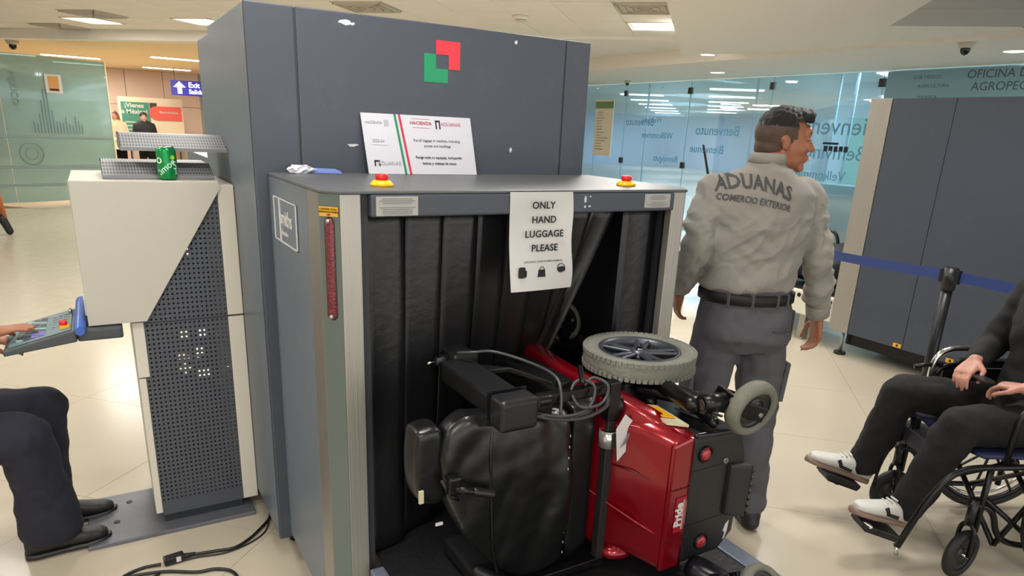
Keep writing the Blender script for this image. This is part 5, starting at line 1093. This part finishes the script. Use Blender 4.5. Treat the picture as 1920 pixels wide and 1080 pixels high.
# ---------- seated figure helper
def shoe(parent, heel, toe, up, m_up, m_sole, name='shoe', label=None, w=.045, accents=True):
    heel, toe, up = V(heel), V(toe), V(up); d = (toe - heel).normalized(); up = (up - d * up.dot(d)).normalized(); s = d.cross(up); L = (toe - heel).length
    so_ = MB().loft([(heel + d * (x * L) + up * .013, s * (a * w), up * .014) for x, a in ((-.02, .3), (.0, .62), (.1, .78), (.4, .78), (.7, 1.0), (.88, .88), (.98, .5), (1.0, .2))], 20, 2.6).build(name + '_sole', m_sole, parent)
    m = MB(); m.loft([(heel + d * (x * L) + up * (.022 + h * .5), s * (a * w), up * (h * .5 + .004)) for x, a, h in ((-.01, .5, .05), (.03, .72, .062), (.15, .8, .07), (.32, .8, .075), (.5, .86, .06), (.7, .95, .042), (.88, .8, .03), (.96, .45, .018))], 20, 2.3)
    uo = blob(name + '_upper', m, m_up, parent, .006, 3)
    return d, up, s, L, uo
def chevron(uo, heel, d, up, s, L, sg, m):
    """black side mark: a bent bar"""
    base = V(heel) + d * (L * .58) + up * .066 + s * sg * .0385
    for a, b, wd in ((base, base - d * .018 - up * .022, .016), (base - d * .018 - up * .022, base - d * .066 - up * .026, .014)):
        x = (b - a).normalized(); M_ = Matrix((x, (s * sg).cross(x).normalized(), s * sg)).transposed(); MB().obox((a + b) / 2, (b - a).length + .006, wd, .006, M_).build('side_mark', m, uo)
# ---------- man in the manual wheelchair
WFr = Fr(wp(0, .25, 0), math.degrees(math.atan2(WF.y, WF.x)))     # R of this frame = -WL side
def wq(s, l, z): return wp(s, l, z)
pa = thing('person', 'person in black clothes and white trainers sitting in the manual wheelchair', 'person', wq(-.3, .25, .5))
HB = Fr(wq(-.36, .25, 1.27), WFr.F.to_2d().angle_signed(V((1, 0))) * 180 / PI)
m = MB()
hp = wq(-.38, .25, .58)
WFv, WLv = WF.normalized(), WL.normalized()
def sec(s, z, a, b): return (wq(s, .25, z), WLv * a, WFv * b)
m.loft([sec(-.37, .54, .17, .12), sec(-.37, .62, .165, .12), sec(-.38, .8, .155, .11), sec(-.38, .95, .175, .118), sec(-.38, 1.06, .18, .10), sec(-.38, 1.12, .11, .07), sec(-.375, 1.15, .06, .06)], 26, 2.3)
head_mb(m, HB, wq(-.375, .25, 1.13))
hN, hF_ = wq(-.35, .16, .575), wq(-.35, .36, .575)
kN, kF = wq(.045, .12, .585), wq(.09, .44, .60); aN, aF = wq(.155, .145, .22), wq(.17, .475, .245)
limb(m, [hN, kN, aN], [.07, .05, .035]); limb(m, [hF_, kF, aF], [.07, .05, .035])
for a_, t_ in ((aN, wq(.40, .125, .20)), (aF, wq(.42, .51, .22))): m.cap(a_ - V((0, 0, .025)), t_ - (t_ - a_).normalized() * .1 + V((0, 0, .012)), .028, .018)
shN, shF = wq(-.38, .05, 1.06), wq(-.38, .45, 1.06)
eN, eF = wq(-.36, -.01, .80), wq(-.30, .50, .81)
hdN, hdF = wq(-.17, .15, .735), wq(-.115, .34, .745)
wN = hdN + (eN - hdN).normalized() * .03; wF_ = hdF + (eF - hdF).normalized() * .02 + V((0, 0, .03))
limb(m, [shN, eN, wN], [.045, .037, .027]); limb(m, [shF, eF, wF_], [.045, .037, .027])
hand_mb(m, wF_, WF * .6 - WL * .35 - V((0, 0, .35)), -V((0, 0, 1)) - WL * .2, -WL * 1 + WF * .1, (.3, .5, .4), 1.0); hand_mb(m, wN, WF * .55 + WL * .75 - V((0, 0, .1)), -V((0, 0, 1)), WF * .8 + V((0, 0, .5)), (.5, .6, .5), .98)
bb = blob('body', m, SKINL, pa, .0055, 3); face_parts(HB, bb, 1, HAIR)
m = MB(); m.ell(HB(0, -.012, .045), .081, .1, .08, HB.M(), 24, 14); m.ell(HB(0, -.045, .0), .075, .07, .08, HB.M()); blob('hair', m, HAIR, pa, .007, 2, hair_warp)
m = MB(); m.loft([sec(-.37, .56, .185, .135), sec(-.37, .66, .185, .14), sec(-.38, .8, .175, .13), sec(-.38, .95, .195, .14), sec(-.38, 1.06, .19, .115), sec(-.38, 1.12, .13, .09), sec(-.375, 1.16, .07, .07)], 26, 2.3)
limb(m, [wq(-.38, .12, 1.06), shN, eN, wN + (eN - wN) * .1], [.07, .068, .062, .042]); limb(m, [wq(-.38, .38, 1.06), shF, eF, wF_ + (eF - wF_) * .1], [.07, .068, .062, .042])
blob('sweater', m, BLACKC, pa, .009, 5, lambda co, n: .011 * noise.noise(V((co.x * 9, co.y * 9, co.z * 18))))
m = MB(); m.loft([sec(-.40, .53, .16, .1), sec(-.36, .56, .185, .15), sec(-.37, .62, .18, .14), sec(-.37, .68, .17, .13)], 26, 2.3)
limb(m, [wq(-.33, .155, .585), kN, aN + V((0, 0, .0))], [.092, .078, .066]); limb(m, [wq(-.33, .355, .585), kF, aF], [.092, .078, .066])
blob('trousers', m, BLACKC, pa, .009, 5, lambda co, n: .012 * noise.noise(V((co.x * 10, co.y * 10, co.z * 12))) + .004 * noise.noise(co * 30))
for hl, te, sg in ((wq(.135, .15, .135), wq(.405, .12, .235), -1), (wq(.15, .465, .165), wq(.425, .505, .27), -1)):
    hl = hl - V((0, 0, .012)); te = te - V((0, 0, .03)); d, up, s, L, uo = shoe(pa, hl, te, V((0, 0, 1)), SHOE, SOLE, w=.047)
    side = 1 if s.dot(WL) < 0 else -1
    chevron(uo, hl, d, up, s, L, side, INK)
    for k in range(5): c = hl + d * (L * (.42 + .06 * k)) + up * (.102 - .0098 * k); MB().cap(c - s * .017, c + s * .017, .0042).build('lace', SHOE, uo)
    MB().cap(hl + d * .045 + up * .085, hl + d * .05 + up * .13, .037, .036).build('sock', mat('sock_white', '#c6c3c4', .8), pa)
ph = MB().obox((hdN + hdF) / 2 + WF * .045 + V((0, 0, .0)), .045, .08, .014, Matrix((WF, WL, V((0, 0, 1)))).transposed()).build('held_phone', BLKP, None, bevel=.004); tag(ph, 'small dark phone held between the hands in the wheelchair', 'phone')

# ---------- operator sitting at the console (left picture edge shows lap, legs and one hand)
op = thing('person', 'seated operator in navy trousers and black shoes, one hand on the keyboard', 'person', (-.72, 2.85, .46))
OF = V((1, 0, 0)); OL = V((0, 1, 0))
def so_sec(x, z, a, b): return (V((x, 2.87, z)), OL * a, OF * b)
HP = Fr((-.72, 2.87, 1.24), 0)
k1, a1, k2, a2 = V((-.335, 2.75, .505)), V((-.335, 2.80, .09)), V((-.285, 2.98, .52)), V((-.31, 3.01, .09))
m = MB(); m.loft([so_sec(-.76, .5, .17, .12), so_sec(-.76, .58, .165, .12), so_sec(-.76, .76, .16, .115), so_sec(-.76, .93, .18, .12), so_sec(-.76, 1.03, .18, .1), so_sec(-.755, 1.09, .1, .07), so_sec(-.75, 1.12, .06, .06)], 26, 2.3)
head_mb(m, HP, (-.745, 2.87, 1.1))
limb(m, [V((-.72, 2.77, .52)), k1, a1], [.07, .05, .036]); limb(m, [V((-.72, 2.97, .52)), k2, a2], [.07, .05, .036])
for a_ in (a1, a2): m.cap(a_ - V((0, 0, .04)), a_ + V((.12, .01, -.05)), .028, .02)
e1, w1 = V((-.66, 2.68, .80)), V((-.415, 2.845, .858)); e2, w2 = V((-.62, 3.08, .78)), V((-.45, 3.04, .80))
limb(m, [V((-.76, 2.66, 1.03)), e1, w1], [.045, .038, .027]); limb(m, [V((-.76, 3.08, 1.03)), e2, w2], [.045, .038, .027])
hand_mb(m, w1, V((1, .12, .10)), V((0, 0, -1)), V((0, 1, 0)), (.02, .12, .15), 1.0, .03); hand_mb(m, w2, V((1, -.1, -.2)), V((0, 0, -1)), V((0, -1, 0)), (.3, .4, .3))
ob = blob('body', m, SKIN, op, .0055, 3); face_parts(HP, ob, 1, HAIR)
m = MB(); m.ell(HP(0, -.012, .045), .081, .1, .08, HP.M(), 24, 14); m.ell(HP(0, -.045, .0), .075, .07, .08, HP.M()); blob('hair', m, HAIR, op, .007, 2, hair_warp)
m = MB(); m.loft([so_sec(-.76, .54, .18, .135), so_sec(-.76, .6, .18, .135), so_sec(-.76, .76, .175, .13), so_sec(-.76, .93, .2, .14), so_sec(-.76, 1.03, .19, .11), so_sec(-.755, 1.09, .12, .085), so_sec(-.75, 1.13, .07, .07)], 26, 2.3)
limb(m, [V((-.76, 2.74, 1.03)), V((-.76, 2.66, 1.03)), e1, w1 + (e1 - w1) * .1], [.07, .068, .06, .04]); limb(m, [V((-.76, 3.0, 1.03)), V((-.76, 3.08, 1.03)), e2, w2 + (e2 - w2) * .1], [.07, .068, .06, .04])
blob('shirt', m, mat('officer_shirt_grey', '#8a867f', .85), op, .01, 5, lambda co, n: .01 * noise.noise(co * 14))
m = MB(); m.loft([so_sec(-.78, .48, .16, .11), so_sec(-.75, .53, .185, .15), so_sec(-.76, .6, .175, .14)], 26, 2.3)
limb(m, [V((-.70, 2.77, .53)), k1], [.10, .088]); m.cap(k1, a1 + V((.06, 0, .02)), .086, .075, 18); m.cap(k1 + V((.02, 0, 0)), a1 + V((.01, 0, .03)), .07, .085, 18); limb(m, [V((-.70, 2.97, .53)), k2], [.098, .082]); limb(m, [k2, a2 + V((0, 0, .04))], [.082, .07])
blob('trousers', m, NAVY, op, .009, 5, lambda co, n: .012 * noise.noise(V((co.x * 10, co.y * 10, co.z * 10))) + .004 * noise.noise(co * 30))
for a_, w_ in ((a1, .048), (a2, .045)):
    d, up, s, L, uo = shoe(op, a_ + V((-.06, -.01, -.088)), a_ + V((.215, .02, -.088)), V((0, 0, 1)), BLKSHOE, BLKP, w=w_)
stl = thing('office_stool', 'dark stool under the seated operator, beyond the left edge', 'stool', (-.82, 2.87, 0))
MB().lathe([(0, 0), (.2, 0), (.2, .05), (0, .05)], (-.82, 2.87, .40), (0, 0, 1), 32, closed=False).build('seat', BLKP, stl); MB().cyl((-.82, 2.87, .06), (-.82, 2.87, .40), .03).build('column', CHROME, stl)
for k in range(5):
    a = 2 * PI * k / 5 + .3; MB().cap((-.82, 2.87, .07), (-.82 + .24 * math.cos(a), 2.87 + .24 * math.sin(a), .03), .02, .016).build('leg', BLKP, stl)

# ---------- two people in the far hall
def far_person(x, y, ang, h, top, hairm, hair_long, label, skirt=None):
    fr = Fr((x, y, 0), ang); k = h / 1.73; p = thing('person', label, 'person', (x, y, 0)); H = Fr(fr(0, .01, 1.61 * k), ang)
    m = MB(); torso(m, fr, 0, -(1 - k) * 1.2); head_mb(m, H, fr(0, -.01, 1.47 * k), k)
    ha = []
    for s in (-1, 1):
        S_, E_, W_ = fr(.19 * s * k, 0, 1.40 * k), fr(.25 * s * k, -.02, 1.14 * k), fr(.16 * s * k, .2, 1.05 * k); limb(m, [S_, E_, W_], [.045, .036, .027]); hand_mb(m, W_, fr.F - fr.R * s * .5, -fr.U, -fr.R * s, (.2, .3, .3), k); ha.append((S_, E_, W_))
        limb(m, [fr(.09 * s, 0, .88 * k), fr(.1 * s, 0, .48 * k), fr(.1 * s, -.02, .08)], [.08, .05, .036]); m.cap(fr(.1 * s, -.02, .03), fr(.1 * s, .13, .025), .03, .024)
    b_ = blob('body', m, SKINL, p, .01, 3)
    m = MB(); torso(m, fr, .025, -(1 - k) * 1.2)
    for S_, E_, W_ in ha: limb(m, [S_, E_, W_], [.07, .06, .042])
    blob('top', m, top, p, .014, 4)
    m = MB(); m.loft([(fr(0, 0, .82 * k), fr.R * .17, fr.F * .12), (fr(0, 0, 1.0 * k), fr.R * .18, fr.F * .13)], 20)
    for s in (-1, 1): limb(m, [fr(.09 * s, 0, .86 * k), fr(.1 * s, 0, .48 * k), fr(.1 * s, -.02, .08)], [.1, .08, .065])
    blob('trousers', m, BLACKC, p, .014, 3)
    m = MB(); m.ell(H(0, -.018, .045), .084, .1, .08, H.M()); 
    if hair_long:
        for s in (-1, 1): m.cap(H(.065 * s, -.02, .02), H(.10 * s, .01, -.24), .04, .05)
        m.cap(H(0, -.06, 0), H(0, -.07, -.26), .07, .08)
    blob('hair', m, hairm, p, .01, 2)
far_person(.50, 19.8, -95, 1.62, mat('cream_blouse', '#d2b79a', .8), BROWNH, True, 'woman with long brown hair and pale top in the far hall')
far_person(1.12, 19.9, -85, 1.62, mat('black_top', '#15171c', .8), HAIR, False, 'dark haired person in black behind the can in the far hall')
